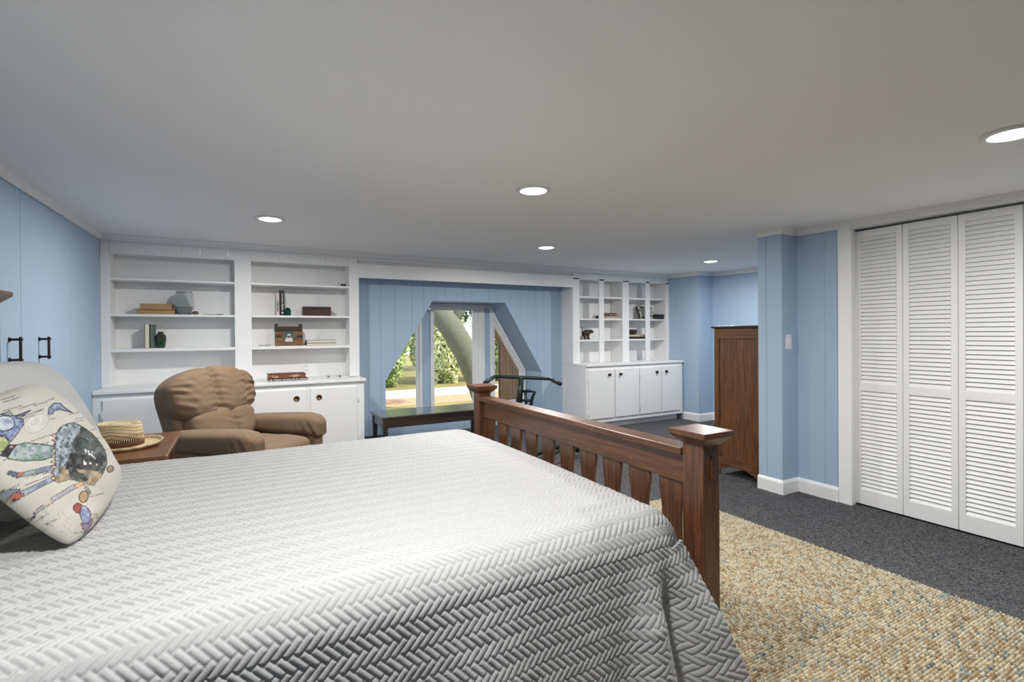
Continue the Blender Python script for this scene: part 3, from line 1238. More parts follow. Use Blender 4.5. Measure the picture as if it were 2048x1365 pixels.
# handwriting
for r in range(64):
    x0, y0 = random.uniform(-50, 190), random.uniform(800, 1080)
    ln = random.uniform(18, 50)
    am = random.uniform(1.2, 2.2)
    fq = random.uniform(1.1, 1.9)
    xl = px_-x0
    yl = py_-y0+.30*xl
    tgt = am*np.sin(xl*fq)*(.5+.5*np.sin(xl*.37+r))
    PC[(xl > 0) & (xl < ln) & (np.abs(yl-tgt) < .8)] = L3(96, 92, 84)
for r in range(7):
    d, _ = dseg((70+r*14, 1000+r*6), (120+r*14, 1075+r*4))
    PC[d < .4] = L3(160, 156, 145)
# faint ghost shell
m_ = inpoly(ell(70, 848, 26, 17, -.5))
wash(m_, (178, 176, 166), (190, 188, 178), .1, 3)
outline(ell(70, 848, 26, 17, -.5), .5, (150, 147, 138))
outline(ell(68, 845, 13, 8, -.5), .8, (205, 203, 196))
# blue claws
blob([(93, 829), (97, 816), (106, 808), (120, 808), (146, 826), (124, 819), (110, 821), (102, 829)], (84, 98, 140), (150, 160, 178), 4)
blob([(-40, 838), (-10, 826), (22, 829), (44, 838), (46, 848), (34, 866), (20, 884), (8, 872), (-20, 872), (-44, 862)], (74, 88, 138), (150, 160, 185), 5)
blob(ell(8, 848, 20, 16, -.2), (120, 135, 165), (190, 195, 200), 6)
blob([(3, 829), (20, 820), (26, 832)], (100, 105, 120), (150, 155, 160), 7)
blob([(30, 831), (62, 819), (44, 832)], (90, 100, 130), (60, 70, 90), 7)
blob(ell(2, 888, 16, 14, .3), (130, 145, 80), (175, 178, 120), 8)
# big green arm
blob([(8, 905), (22, 893), (48, 885), (78, 889), (108, 895), (108, 914), (82, 921), (50, 921), (22, 915)], (92, 128, 108), (158, 170, 168), 9, (120, 128, 145))
blob([(5, 908), (16, 890), (32, 889), (26, 900), (20, 912)], (30, 32, 34), (60, 60, 58), 10)
blob(ell(23, 893, 5, 3), (200, 120, 100), (180, 100, 90), 1)
# legs
limb((48, 945), (108, 936), 3.2, 4.8, (104, 116, 140), (140, 150, 160), 11)
limb((30, 938), (46, 945), 2.0, 3.6, (110, 122, 140), (80, 90, 110), 12)
limb((46, 944), (52, 943), 2.4, 2.4, (190, 100, 70), (180, 90, 60), 13)
limb((-30, 968), (22, 964), 5, 4, (50, 84, 86), (96, 120, 120), 14)
limb((30, 967), (52, 972), 5.5, 4.5, (60, 92, 104), (110, 132, 140), 15)
limb((58, 977), (112, 955), 4.2, 4, (104, 116, 138), (160, 168, 176), 16)
limb((52, 974), (60, 978), 3, 3, (180, 90, 75), (170, 80, 70), 13)
limb((4, 984), (32, 994), 3.8, 4, (34, 66, 60), (70, 100, 92), 17)
limb((38, 996), (88, 1018), 4, 2.4, (38, 72, 78), (90, 116, 120), 18)
limb((-20, 970), (26, 1012), 3, 5, (60, 110, 50), (110, 150, 80), 19)
limb((26, 1012), (54, 1030), 6.5, 6.5, (150, 140, 50), (190, 176, 90), 20, (25, 28, 24))
limb((52, 1026), (60, 1032), 8, 8, (26, 28, 24), (44, 46, 40), 21)
limb((68, 1040), (80, 1058), 8, 6, (158, 148, 62), (120, 124, 50), 22, (25, 28, 24))
limb((90, 1010), (106, 998), 2.2, 4, (190, 165, 145), (150, 140, 140), 23)
limb((110, 994), (152, 974), 4.0, 3.4, (140, 138, 150), (170, 168, 176), 24)
limb((152, 974), (162, 968), 3, 3.6, (200, 150, 80), (215, 170, 110), 25)
blob(ell(167, 994, 9, 12, .35), (150, 118, 66), (186, 152, 92), 26, None, (70, 40, 34))
blob(ell(156, 1018, 9, 11, -.3), (150, 60, 44), (120, 96, 70), 27, None, (60, 30, 30))
blob(ell(168, 1034, 10.5, 21, -.12), (88, 104, 146), (160, 172, 196), 28, None, (96, 40, 50))
blob([(158, 1052), (176, 1050), (184, 1036), (188, 1042), (178, 1066), (164, 1062)], (150, 60, 44), (130, 130, 160), 29, None, (90, 30, 30))
limb((172, 976), (180, 984), 3, 2.5, (110, 116, 96), (150, 150, 130), 31)
blob(ell(219, 940, 6, 6), (150, 110, 90), (170, 130, 110), 32)
# shell with a saw-tooth rim
body = [(112, 868), (116, 860), (124, 852), (135, 848), (148, 846), (160, 850), (172, 857), (184, 867), (194, 880), (204, 896), (211, 912), (213, 928), (208, 944), (200, 958), (188, 970), (176, 970), (164, 964), (140, 960), (118, 966), (112, 962), (106, 946), (109, 932), (107, 918), (109, 906), (106, 892), (110, 880)]
for i in range(9):
    y = 872+i*10.5
    blob([(112, y-5), (100+2*math.sin(i), y), (112, y+6)], (176, 120, 110) if i < 4 else (196, 190, 140), (200, 180, 140), 33+i, None, (110, 50, 56), .8)
blob([(114, 868), (122, 857), (148, 846), (152, 856), (130, 868), (118, 872)], (196, 186, 140), (176, 170, 128), 40, None, (70, 60, 50))
wash(inpoly(body), (34, 38, 38), (104, 114, 118), .10, 41, (72, 74, 64))
wash(inpoly(body) & (px_ < 150-.35*(py_-880)+14*(vnoise(px_, py_, .12, 60)-.5)), (104, 120, 130), (156, 166, 170), .13, 45, (70, 80, 84))
outline(body, .8, (50, 54, 54))
low = inpoly(body) & (py_ > 935) & (vnoise(px_, py_, .07, 50) > .38)
wash(low, (176, 150, 112), (120, 106, 84), .09, 51)
blob(ell(162, 890, 15, 17, .2), (36, 42, 42), (70, 80, 82), 42, None, None)
blob([(138, 908), (150, 906), (200, 912), (206, 930), (196, 944), (170, 940), (140, 936), (128, 944)], (28, 32, 30), (80, 84, 76), 43, None, None)
for i in range(14):
    cx, cy = random.uniform(168, 200), random.uniform(898, 930)
    wash(inpoly(ell(cx, cy, random.uniform(.8, 2), random.uniform(2, 4.5), -.5, 8)), (200, 205, 205), (225, 228, 228))
gr_ = PC.mean(-1, keepdims=True)
PC = gr_+(PC-gr_)*.78
cols = np.concatenate([PC.reshape(-1, 3), np.broadcast_to(L3(172, 170, 158), (PC.shape[0]*PC.shape[1], 3))])
PRINT = attr_mat('crab_print_cotton', .85, .10, 400)
tag(pillow_obj('pillow', fr_, bk_, PRINT, True, cols), 'cream throw pillow printed with a blue crab and handwriting', 'pillow')


# ------------------------------------------------------------------ night table and straw hat
nt = thing('night_table', 'brown wooden bedside table holding the straw hat', 'table', (-.60, 3.11, 0))
NTW = wood('honey_oak', lin(86, 50, 26), lin(150, 98, 58), 'X', 8, .3)
build(B(-.93, -.275, 2.77, 3.45, .728, .752), 'table_top', NTW, nt, bevel=.006)
for x0, x1, y0, y1 in ((-.885, -.32, 2.82, 2.838), (-.885, -.32, 3.382, 3.40), (-.885, -.867, 2.838, 3.382), (-.338, -.32, 2.838, 3.382)):
    build(B(x0, x1, y0, y1, .60, .728), 'apron', cherry('X'), nt, bevel=.001)
for x in (-.90, -.35):
    for y in (2.80, 3.375):
        build(B(x, x+.045, y, y+.045, 0, .728), 'leg', cherry('Z'), nt, bevel=.003)
build(B(-.87, -.34, 2.83, 3.39, .16, .18), 'lower_shelf', cherry('X'), nt, bevel=.002)
d_ = build(B(-.80, -.42, 2.806, 2.82, .62, .71), 'drawer', cherry('X'), nt, bevel=.002)
build(MB().lathe([(.012, 0), (.008, .012), (.016, .02), (.001, .026)], n=16).xf(lambda v: np.stack([v[:, 0]-.61, 2.806-v[:, 2], v[:, 1]+.665], -1)), 'knob', BRONZE, d_, smooth=True)

hc = np.array([-.505, 3.10, .753])
hat = thing('straw_hat', 'open weave straw hat with brown band and wide brim on the bedside table', 'hat', hc)
HS = .92


def hat_lathe(prof, n=72, wav=0.):
    rings = []
    for r, z in prof:
        ring = []
        for t in np.linspace(0, 2*math.pi, n, endpoint=False):
            rr = r*(1+.10*math.cos(2*t+.5))*HS
            zz = z+wav*(r-.09)*math.sin(2*t+.9)*.9
            ring.append((hc[0]+rr*math.cos(t), hc[1]+rr*math.sin(t), hc[2]+zz))
        rings.append(ring)
    return rings


br = [(.092, .012)]
for i in range(1, 27):
    r = .092+i*.0034
    br.append((r, .012-.010*math.sin(i/26*math.pi)*.6+.0012*(i % 3 == 0)+(.012 if i > 22 else 0)*(i-22)/4))
br += [(.183, .021), (.180, .017)]+[(r, z-.003) for r, z in br[::-1][2:]]
build(MB().loft(hat_lathe(br, wav=.10), cap=False), 'brim', STRAW, hat, smooth=True)
cr_ = [(.100, .046), (.0985, .056), (.0975, .066), (.0962, .076), (.095, .086), (.092, .096), (.088, .102), (.082, .104), (.074, .100), (.06, .094), (.03, .096), (.001, .097)]
cr2 = []
for i, (r, z) in enumerate(cr_):
    cr2.append((r*(1.0 if i % 2 else 1.008), z+.018))
build(MB().loft(hat_lathe(cr2)), 'crown', STRAW, hat, smooth=True)
build(MB().loft(hat_lathe([(.096, .008), (.1035, .010), (.1045, .030), (.1025, .033), (.096, .033)]), cap=False), 'hat_band', HATBAND, hat, smooth=True)
lt = MB()
for i in range(64):
    t = 2*math.pi*i/64
    for sg_ in (0, .07):
        p0, p1 = t, t+.085-2*sg_*.6
        e = []
        for tt_, z in ((p0, .032), (p1, .066)):
            rr = (.1015 if z < .05 else .0995)*(1+.10*math.cos(2*tt_+.5))*HS
            e.append((hc[0]+rr*math.cos(tt_), hc[1]+rr*math.sin(tt_), hc[2]+z))
        lt.tube(e, .0013, 4)
build(lt, 'lattice', STRAW, hat)

# ------------------------------------------------------------------ recliner
CH = thing('recliner', 'overstuffed brown microsuede recliner armchair beside the bookcase', 'armchair', (.06, 4.42, 0), -math.radians(40))


def wr(y, z, f=60., s=1):
    return np.sin(z*f+4*np.sin(y*9+s))*.5+.5*np.sin(z*f*1.7+s*2+3*np.sin(y*13))


def back_def(seams, depth, wrk, tilt, ctr, flare=0., arch=0.):
    def g(Q, P):
        Q = Q.copy()
        frt = np.clip(P[..., 0]*1.2, 0, 1)
        Q[..., 1] *= 1+flare*P[..., 2]
        e = np.zeros(Q.shape[:2])
        for s_ in seams:
            near = np.exp(-((Q[..., 1]-s_)/.030)**2)
            wide = np.exp(-((Q[..., 1]-s_)/.10)**2)
            e -= depth*near
            e += wrk*wide*wr(Q[..., 1], Q[..., 2], 75, s_*10)
        sidew = np.exp(-((np.abs(Q[..., 1])-.36)/.10)**2)
        e += wrk*1.4*sidew*wr(Q[..., 1], Q[..., 2]+Q[..., 1]*.4, 62, 2)
        Q[..., 0] += e*frt
        topm = np.clip(P[..., 2], 0, 1)
        Q[..., 2] -= arch*(np.abs(Q[..., 1])/.40)**2.2*topm
        Q[..., 2] -= (depth*.5)*topm*sum(np.exp(-((Q[..., 1]-s_)/.03)**2) for s_ in seams)
        if tilt:
            c, s2 = math.cos(tilt), math.sin(tilt)
            x, z = Q[..., 0]+ctr[0], Q[..., 2]+ctr[1]
            Q[..., 0], Q[..., 2] = x*c-z*s2-ctr[0], x*s2+z*c-ctr[1]
        return Q
    return g


TL = math.radians(17)


def rest(c):
    """position of a cushion on the reclined back: tilt about (x -.16, z .42)"""
    return c


bcu = MB().cushion((0, 0, 0), (.135, .42, .205), 3.4, 84, back_def((-.06, .27), .036, .0066, 0, (0, 0), .06, .055))
blm = MB().cushion((0, 0, 0), (.115, .315, .145), 3.6, 64, back_def((.04,), .024, .004, 0, (0, 0), .08, 0))
bsh = MB().cushion((0, 0, 0), (.085, .36, .37), 6, 24, lambda Q, P: np.stack([Q[..., 0], Q[..., 1]*(1+.05*P[..., 2]), Q[..., 2]-.05*(np.abs(Q[..., 1])/.4)**2*np.clip(P[..., 2], 0, 1)], -1))


def place(mb, x, z, tilt=TL):
    c, s2 = math.cos(tilt), math.sin(tilt)
    def f(v):
        X, Z = v[:, 0]+x, v[:, 2]+z-.42
        return np.stack([X*c-Z*s2-.165, v[:, 1], X*s2+Z*c+.435], -1)
    return mb.xf(f)


build(place(bcu, -.01, .855), 'head_cushion', SUEDE, CH, True, True, weld=True)
build(place(blm, .005, .585), 'lumbar_cushion', SUEDE, CH, True, True, weld=True)
build(place(bsh, -.10, .655), 'back_shell', SUEDE2, CH, True, True, weld=True)


def seat_def(Q, P):
    Q = Q.copy()
    Q[..., 2] += .02*np.clip(P[..., 2], 0, 1)*(1-(Q[..., 1]/.28)**2)+.002*np.sin(Q[..., 0]*30+Q[..., 1]*22)
    return Q


build(MB().cushion((.12, 0, .40), (.34, .275, .095), 4, 28, seat_def), 'seat_cushion', SUEDE, CH, True, True, weld=True)
build(MB().cushion((.455, 0, .25), (.055, .27, .17), 5, 22, seat_def), 'footrest', SUEDE, CH, True, True, weld=True)
build(MB().cushion((0.0, 0, .185), (.40, .38, .155), 9, 12), 'base', SUEDE2, CH, True, True, weld=True)
for sg_ in (-1, 1):
    def arm_def(Q, P):
        Q = Q.copy()
        fr = np.clip(Q[..., 0]/.42, -1, 1)
        Q[..., 2] *= 1+.22*fr
        Q[..., 2] -= .055*np.clip((Q[..., 0]-.24)/.16, 0, 1)**2*np.where(P[..., 2] > 0, .5, 1)
        rim = np.exp(-((Q[..., 0]-.36)/.055)**2)+.35*np.exp(-((np.abs(P[..., 2])-.2)/.35)**2)
        Q[..., 1] += np.sign(P[..., 1])*.006*rim*np.sin(Q[..., 0]*95+Q[..., 2]*40)*np.abs(P[..., 1])
        Q[..., 2] += .004*rim*np.sin(Q[..., 1]*90+Q[..., 0]*60)
        return Q
    build(MB().cushion((.04, sg_*.385, .555), (.40, .115, .080), 3.6, 34, arm_def), 'armrest', SUEDE, CH, True, True, weld=True)
    build(MB().cushion((.02, sg_*.39, .26), (.375, .075, .25), 9, 14), 'side_panel', SUEDE2, CH, True, True, weld=True)

# ------------------------------------------------------------------ low table before the window
tb = thing('low_table', 'dark walnut low table with tapered legs standing before the window', 'table', (1.92, 5.34, 0))
zt = .455
tx0, tx1, ty0, ty1 = 1.29, 2.545, 5.06, 5.57
build(B(tx0, tx1, ty0, ty1, zt-.022, zt), 'table_top', espresso('X'), tb, bevel=.006)
for a in ((tx0+.045, tx1-.045, ty0+.025, ty0+.043), (tx0+.045, tx1-.045, ty1-.043, ty1-.025), (tx0+.025, tx0+.043, ty0+.045, ty1-.045), (tx1-.043, tx1-.025, ty0+.045, ty1-.045)):
    build(B(*a, zt-.115, zt-.022), 'apron', espresso('X'), tb, bevel=.001)
for x in (tx0+.042, tx1-.042):
    for y in (ty0+.042, ty1-.042):
        rg = []
        for z, h_ in ((zt-.022, .026), (zt-.125, .026), (zt-.128, .021), (zt-.140, .021), (zt-.143, .025), (zt-.16, .024), (0, .015)):
            rg.append([(x-h_, y-h_, z), (x+h_, y-h_, z), (x+h_, y+h_, z), (x-h_, y+h_, z)][::-1])
        build(MB().loft(rg), 'leg', espresso('Z'), tb, bevel=.002)

# ------------------------------------------------------------------ exercise machine behind the footboard
eL, eR = at(970, 766, 2, .835), at(1122, 769, 2, .835)
bL, bR = at(990, 753, 2, .88), at(1100, 758, 2, .88)
bR[2] = bL[2] = .88
mid = (bL+bR)/2
ux = (bR-bL)/np.linalg.norm(bR-bL)
fw = np.array([-ux[1], ux[0], 0])          # away from the camera
if fw[1] < 0:
    fw = -fw
mo = np.array([mid[0], mid[1], 0])
em = thing('exercise_machine', 'dark teal exercise machine with a wide T handlebar behind the footboard', 'exercise machine', mo)


def mp(u, w_, z):
    return mo+ux*u+fw*w_+np.array([0, 0, z])


eLv, eRv = mp(-.37, 0, .835), mp(.37, 0, .835)
hb = build(MB().tube([eL*1, bL, (bL+mid)/2, mid, (bR+mid)/2, bR, eR*1], .0165, 12), 'handlebar', TEALMETAL, em, smooth=True)
for a, b in ((eL, bL), (eR, bR)):
    build(MB().tube([a+(a-b)*.02, a+(b-a)*.75], .0185, 12), 'grip', BLACK, hb, smooth=True)
st0, st1 = mp(-.075, -.05, .10), mp(0, 0, .88)
build(MB().tube([st0, st0+(st1-st0)*.62], .032, 14), 'mast', TEALMETAL, em, smooth=True)
build(MB().tube([st0+(st1-st0)*.58, st1], [.030, .027], 14), 'stem', TEALMETAL, em, smooth=True)
bk = MB()
bk.tube([mp(-.01, .02, .745), mp(.09, .03, .755), mp(.125, .03, .745), mp(.10, .03, .70), mp(.085, .02, .62), mp(.08, .02, .50)], [.014, .016, .016, .014, .016, .016], 10)
bk.tube([mp(.03, .02, .75), mp(.035, .02, .64), mp(.03, 0, .48)], .014, 10)
bk.tube([mp(-.02, 0, .66), mp(.09, .02, .665)], .012, 8)
build(bk, 'console_bracket', TEALMETAL, em, smooth=True)
fr = MB()
fr.tube([mp(-.08, -.10, .09), mp(.0, .95, .07)], .03, 12)
fr.tube([mp(-.38, -.08, .035), mp(.26, -.12, .035)], .034, 12)
fr.tube([mp(-.28, .95, .035), mp(.28, .95, .035)], .034, 12)
fr.tube([mp(-.075, -.05, .10), mp(-.075, -.10, .03)], .03, 12)
build(fr, 'base_frame', BLACK, em, smooth=True)
for u in (-.20, .20):
    ar = MB().tube([mp(u*.4, .0, .42), mp(u, .55, .24)], .018, 8)
    build(ar, 'pedal_arm', TEALMETAL, em, smooth=True)
    pd = mp(u, .62, .25)
    build(MB().cushion((0, 0, 0), (.06, .15, .022), 6, 8).xf(lambda v: np.stack([pd[0]+v[:, 0]*ux[0]+v[:, 1]*fw[0], pd[1]+v[:, 0]*ux[1]+v[:, 1]*fw[1], pd[2]+v[:, 2]], -1)), 'pedal', BLACK, em, smooth=True, weld=True)

# ------------------------------------------------------------------ tall chest
cx0, cx1, cy0, cy1, cz = 3.86, 4.80, 2.665, 3.145, 1.35
tc = thing('tall_chest', 'tall dark oak chest with a framed side panel and arched foot', 'chest', ((cx0+cx1)/2, (cy0+cy1)/2, 0))
build(B(cx0-.012, cx1+.012, cy0-.0, cy1+.025, cz-.022, cz), 'top', wood('chest_top', lin(30, 20, 14), lin(56, 38, 28), 'Y', 8, .3), tc, bevel=.004)
for s0, s1, s2, s3 in ((cx0, cx0+.018, cx0+.010, 0), (cx1-.018, cx1, cx1-.010, 0)):
    for y0, y1 in ((cy0, cy0+.055), (cy1-.05, cy1)):
        build(B(s0, s1, y0, y1, 0, cz-.022), 'side_stile', chestwood('Z'), tc, bevel=.003)
    build(B(s0+.002, s1-.002, cy0+.05, cy1-.045, cz-.115, cz-.022), 'side_top_rail', chestwood('Y'), tc, bevel=.002)
    ap = [(cy0+.05, .165), (cy0+.05, .03)]+[(cy0+.05+(cy1-cy0-.095)*t, .03+.065*math.sin(t*math.pi)**.7) for t in np.linspace(.03, .97, 17)]+[(cy1-.045, .03), (cy1-.045, .165)]
    build(MB().prism(ap, 'yz', s0+.002, s1-.002), 'side_bottom_rail', chestwood('Y'), tc)
    build(B(s0+.009, s1-.003, cy0+.045, cy1-.04, .15, cz-.10), 'side_panel', chestwood('Z'), tc)
build(B(cx0+.02, cx1-.02, cy0, cy0+.012, .10, cz-.022), 'back_board', chestwood('Z'), tc)
build(B(cx0+.02, cx1-.02, cy0+.012, cy1-.022, .10, .14), 'bottom', chestwood('X'), tc)
for k in range(6):
    z0 = .14+k*.196
    d_ = build(B(cx0+.03, cx1-.03, cy1-.022, cy1, z0, z0+.188), 'drawer', chestwood('X'), tc, bevel=.003)
    for x in (cx0+.22, cx1-.22):
        build(MB().lathe([(.008, 0), (.007, .014), (.016, .022), (.001, .028)], n=14).xf(lambda v: np.stack([v[:, 0]+x, v[:, 2]+cy1, v[:, 1]+z0+.094], -1)), 'knob', BRONZE, d_, smooth=True)

# ------------------------------------------------------------------ switch and outlet
sw = thing('light_switch', 'white rocker light switch on the blue column', 'light switch', (3.883, 2.452, 1.155))
build(B(3.848, 3.918, 2.446, 2.452, 1.156, 1.272), 'plate', TRIM, sw, bevel=.002)
build(B(3.868, 3.898, 2.442, 2.446, 1.182, 1.246), 'rocker', WHITE, sw, bevel=.001)
ol = thing('wall_outlet', 'white double wall outlet at the back of the bookcase bay', 'outlet', (.676, YBK-.017, .88))
build(B(.640, .712, YBK-.022, YBK-.016, .880, .992), 'plate', TRIM, ol, bevel=.002)
for z in (.910, .962):
    q = build(B(.657, .695, YBK-.0245, YBK-.022, z-.016, z+.016), 'socket', TRIM, ol, bevel=.004)
    build(B(.667, .670, YBK-.0255, YBK-.0244, z-.006, z+.008), 'slot', DARK, q)
    build(B(.682, .685, YBK-.0255, YBK-.0244, z-.006, z+.008), 'slot', DARK, q)

# ------------------------------------------------------------------ books and shelf objects
def bcov(nm, *c):
    return paint('cover_'+nm, lin(*c), .5, .08, 25)


def book(label, m, x0, x1, y0, y1, z0, z1, spine, group=None, pages=CREAM, th=.003):
    """spine: '-x','+x','-y','+y' = side the spine faces; thin axis found from it"""
    t = thing('book', label, 'book', ((x0+x1)/2, (y0+y1)/2, z0), 0, group)
    dx, dy, dz = x1-x0, y1-y0, z1-z0
    thin = min((dx, 'x'), (dy, 'y'), (dz, 'z'))[1]
    mb = MB()
    lo, hi = [x0, y0, z0], [x1, y1, z1]
    k = 'xyz'.index(thin)
    for s_ in (0, 1):
        a, b = lo[:], hi[:]
        if s_ == 0:
            b[k] = a[k]+th
        else:
            a[k] = b[k]-th
        mb.box(a[0], b[0], a[1], b[1], a[2], b[2])
    j = 'xyz'.index(spine[1])
    a, b = lo[:], hi[:]
    if spine[0] == '-':
        b[j] = a[j]+th
    else:
        a[j] = b[j]-th
    mb.box(a[0], b[0], a[1], b[1], a[2], b[2])
    build(mb, 'cover', m, t)
    a, b = [q+.003 for q in lo], [q-.003 for q in hi]
    a[k] = lo[k]+th*.9
    b[k] = hi[k]-th*.9
    if spine[0] == '-':
        a[j] = lo[j]+th*.9
    else:
        b[j] = hi[j]-th*.9
    pg = build(B(a[0], b[0], a[1], b[1], a[2], b[2]), 'page_block', pages, t)
    pg['label'] = 'pale page edges'
    return t


def X6(px, py=640, y=5.66):
    return float(at(px, py, 1, y)[0])


S1, S2, S3, SC = 1.82, 1.498, 1.186, .845
TAN = paint('brown_pages', lin(170, 136, 98), .9, .12, 60)
bst = 'books lying on the wide bookcase'
book('brown-edged thick book lying under a smaller one beside the glass vase', bcov('brn', 92, 60, 42), X6(277), X6(350), 5.63, 5.78, S2, S2+.042, '+y', None, TAN)
book('smaller brown-edged book lying on top, beside the glass vase', bcov('brn2', 110, 74, 50), X6(280), X6(345), 5.64, 5.77, S2+.0425, S2+.096, '+y', None, TAN)
# smoky glass vase
def clear_glass(name, col, rough=.03):
    m, n, l, p = _new(name)
    p.inputs['Base Color'].default_value = col
    p.inputs['Roughness'].default_value = rough
    p.inputs['Transmission Weight'].default_value = .92
    p.inputs['IOR'].default_value = 1.25
    return m


vx, vy = X6(368), 5.71
vs = thing('glass_vase', 'smoky grey blown glass vase with bubbles, beside the lying books', 'vase', (vx, vy, S2))
VG = clear_glass('smoky_glass', (.90, .93, .93, 1))
VG2 = clear_glass('teal_glass', (.60, .70, .68, 1))
vp = [(.050, 0), (.058, .004), (.066, .03), (.080, .07), (.087, .11), (.084, .15), (.073, .195), (.060, .222)]
vi = [(r-.005, z) for r, z in vp[::-1][:-1]]+[(.04, .018), (.001, .016)]
build(MB().lathe(vp+vi, (vx, vy, S2), 40, cap=False), 'glass_body', VG, vs, smooth=True)
gl = MB().lathe([(.046, .006), (.060, .03), (.072, .065), (.073, .075), (.04, .08), (.001, .076)], (vx, vy, S2), 32)
build(gl, 'bubble_base', VG2, vs, smooth=True)
bb = MB()
for i in range(26):
    a_, r_, z_ = random.uniform(0, 6.28), random.uniform(.05, .072), random.uniform(.06, .12)
    bb.cushion((vx+r_*math.cos(a_), vy+r_*math.sin(a_), S2+z_), (.003, .003, .0035), 2, 3)
build(bb, 'bubbles', paint('bubble', (.8, .82, .82, 1), .1), vs, smooth=True)
# paperweight
wx = X6(391)
pw = thing('paperweight', 'small round striped shell paperweight on the shelf beside the vase', 'paperweight', (wx, 5.65, S2))
build(MB().cushion((wx, 5.65, S2+.017), (.028, .024, .0175), 2.3, 12), 'shell', paint('shell_brown', lin(92, 70, 60), .3, .6, 90), pw, smooth=True, weld=True)
build(MB().lathe([(.016, 0), (.018, .003), (.015, .005)], (wx, 5.65, S2-.0002), 20), 'foot', CREAM, pw, smooth=True)
pk = thing('letter_knife', 'thin dark letter knife lying flat on the shelf', 'letter knife', (X6(427), 5.64, S2))
build(MB().cushion((X6(420), 5.64, S2+.003), (.055, .006, .0028), 3, 8), 'blade', BRONZE, pk, smooth=True)
build(MB().cushion((X6(440), 5.64, S2+.0045), (.03, .008, .0045), 3, 8), 'grip', BLACK, pk, smooth=True)
# standing books with the green vase
xw = X6(289)
book('white-edged hardback book standing on the shelf left of the green vase', bcov('wh', 70, 72, 70), xw, xw+.038, 5.66, 5.80, S3, S3+.222, '+y')
book('grey-green hardback book standing against the green vase', bcov('gg', 96, 112, 106), xw+.040, xw+.072, 5.66, 5.80, S3, S3+.218, '-y')
gv = (xw+.118, 5.69)
vz = thing('green_vase', 'small glossy dark green vase with brown shoulder', 'vase', (gv[0], gv[1], S3))
GRN = paint('green_glaze', lin(14, 52, 22), .08, .35, 8, coat=1.)
BRG = paint('brown_glaze', lin(42, 28, 14), .08, .2, 12, coat=1.)
build(MB().lathe([(.028, 0), (.034, .004), (.040, .04), (.0455, .08), (.0455, .09)], (gv[0], gv[1], S3), 36), 'body', GRN, vz, smooth=True)
build(MB().lathe([(.0455, .0895), (.044, .108), (.036, .124), (.022, .133), (.0205, .142), (.026, .149), (.027, .152), (.019, .150), (.015, .13)], (gv[0], gv[1], S3), 36), 'shoulder', BRG, vz, smooth=True)
nl = build(MB().tube([(X6(390), YBK-.017, 1.385), (X6(390), YBK-.03, 1.386)], .0025, 6), 'nail', BRONZE)
tag(nl, 'small nail stuck in the white back boards of the wide bookcase', 'nail')

# right bay of the wide bookcase
cx = X6(693)-.022
cb = thing('cable_coil', 'small tangle of dark cable on the top shelf at the end', 'cable', (cx, 5.70, S1))
cm = MB()
for k in range(4):
    pts = [(cx+.028*math.cos(t)*(1-.1*k), 5.70+.025*math.sin(t), S1+.0098+.006*k+.006*math.sin(2*t+k)) for t in np.linspace(0, 6.0, 22)]
    cm.tube(pts, .0028, 6)
build(cm, 'loops', BLACK, cb, smooth=True)
build(MB().tube([(cx-.03, 5.69, S1+.008), (cx-.045, 5.69, S1+.022), (cx-.055, 5.70, S1+.048)], .002, 6), 'loose_end', BLACK, cb, smooth=True)
x0 = X6(552)
b1 = book('pink and white hardback book standing beside the black one', bcov('pk', 214, 196, 194), x0, x0+.036, 5.655, 5.80, S2, S2+.232, '-y')
b2 = book('tall black hardback book standing with pale spine lettering', bcov('blk', 22, 26, 26), x0+.038, x0+.080, 5.65, 5.80, S2, S2+.262, '-y')
PALE = paint('print_pale', lin(214, 218, 206), .7)
INK = paint('print_dark', lin(50, 50, 60), .7)


def marks(p, x, y, z0, z1, w, m, n):
    mb = MB()
    z = z0
    while z < z1:
        h = random.uniform(.004, .010)
        mb.box(x-w*random.uniform(.3, .5), x+w*random.uniform(.3, .5), y-.0006, y, z, z+h)
        z += h+random.uniform(.0015, .006)
    build(mb, 'spine_lettering', m, p)


marks(b1, x0+.018, 5.655, S2+.04, S2+.15, .018, INK, 9)
marks(b2, x0+.060, 5.65, S2+.06, S2+.22, .014, PALE, 12)
build(MB().lathe([(.009, 0), (.009, .0008)], n=16).xf(lambda v: np.stack([v[:, 0]+x0+.060, 5.65-v[:, 2], v[:, 1]+S2+.03], -1)), 'spine_emblem', PALE, b2)
be = thing('bookend', 'dark green polished stone bookend with rounded top', 'bookend', (x0+.112, 5.70, S2))
prof_ = [(x0+.082, S2), (x0+.140, S2)]+[(x0+.111+.029*math.cos(t), S2+.052+.032*math.sin(t)) for t in np.linspace(0, math.pi, 14)]
STN = paint('green_marble', lin(22, 62, 58), .12, .55, 40, coat=.6)
build(MB().prism(prof_, 'xz', 5.66, 5.74), 'stone_block', STN, be, bevel=.002)
build(B(x0+.082, x0+.141, 5.655, 5.745, S2-.0, S2+.004), 'felt_base', BLACK, be)
wx0, wx1 = X6(606), X6(662)
bx = thing('wooden_box', 'dark reddish brown wooden box with a small keyhole', 'box', ((wx0+wx1)/2, 5.71, S2))
RED = paint('rosewood', lin(58, 26, 20), .35, .25, 30)
build(B(wx0, wx1, 5.65, 5.77, S2, S2+.072), 'body', RED, bx, bevel=.002)
build(B(wx0, wx1, 5.648, 5.772, S2+.074, S2+.098), 'lid', RED, bx, bevel=.002)
build(MB().lathe([(.004, 0), (.004, .001)], n=12).xf(lambda v: np.stack([v[:, 0]+(wx0+wx1)/2, 5.65-v[:, 2], v[:, 1]+S2+.058], -1)), 'keyhole', BRASS, bx)
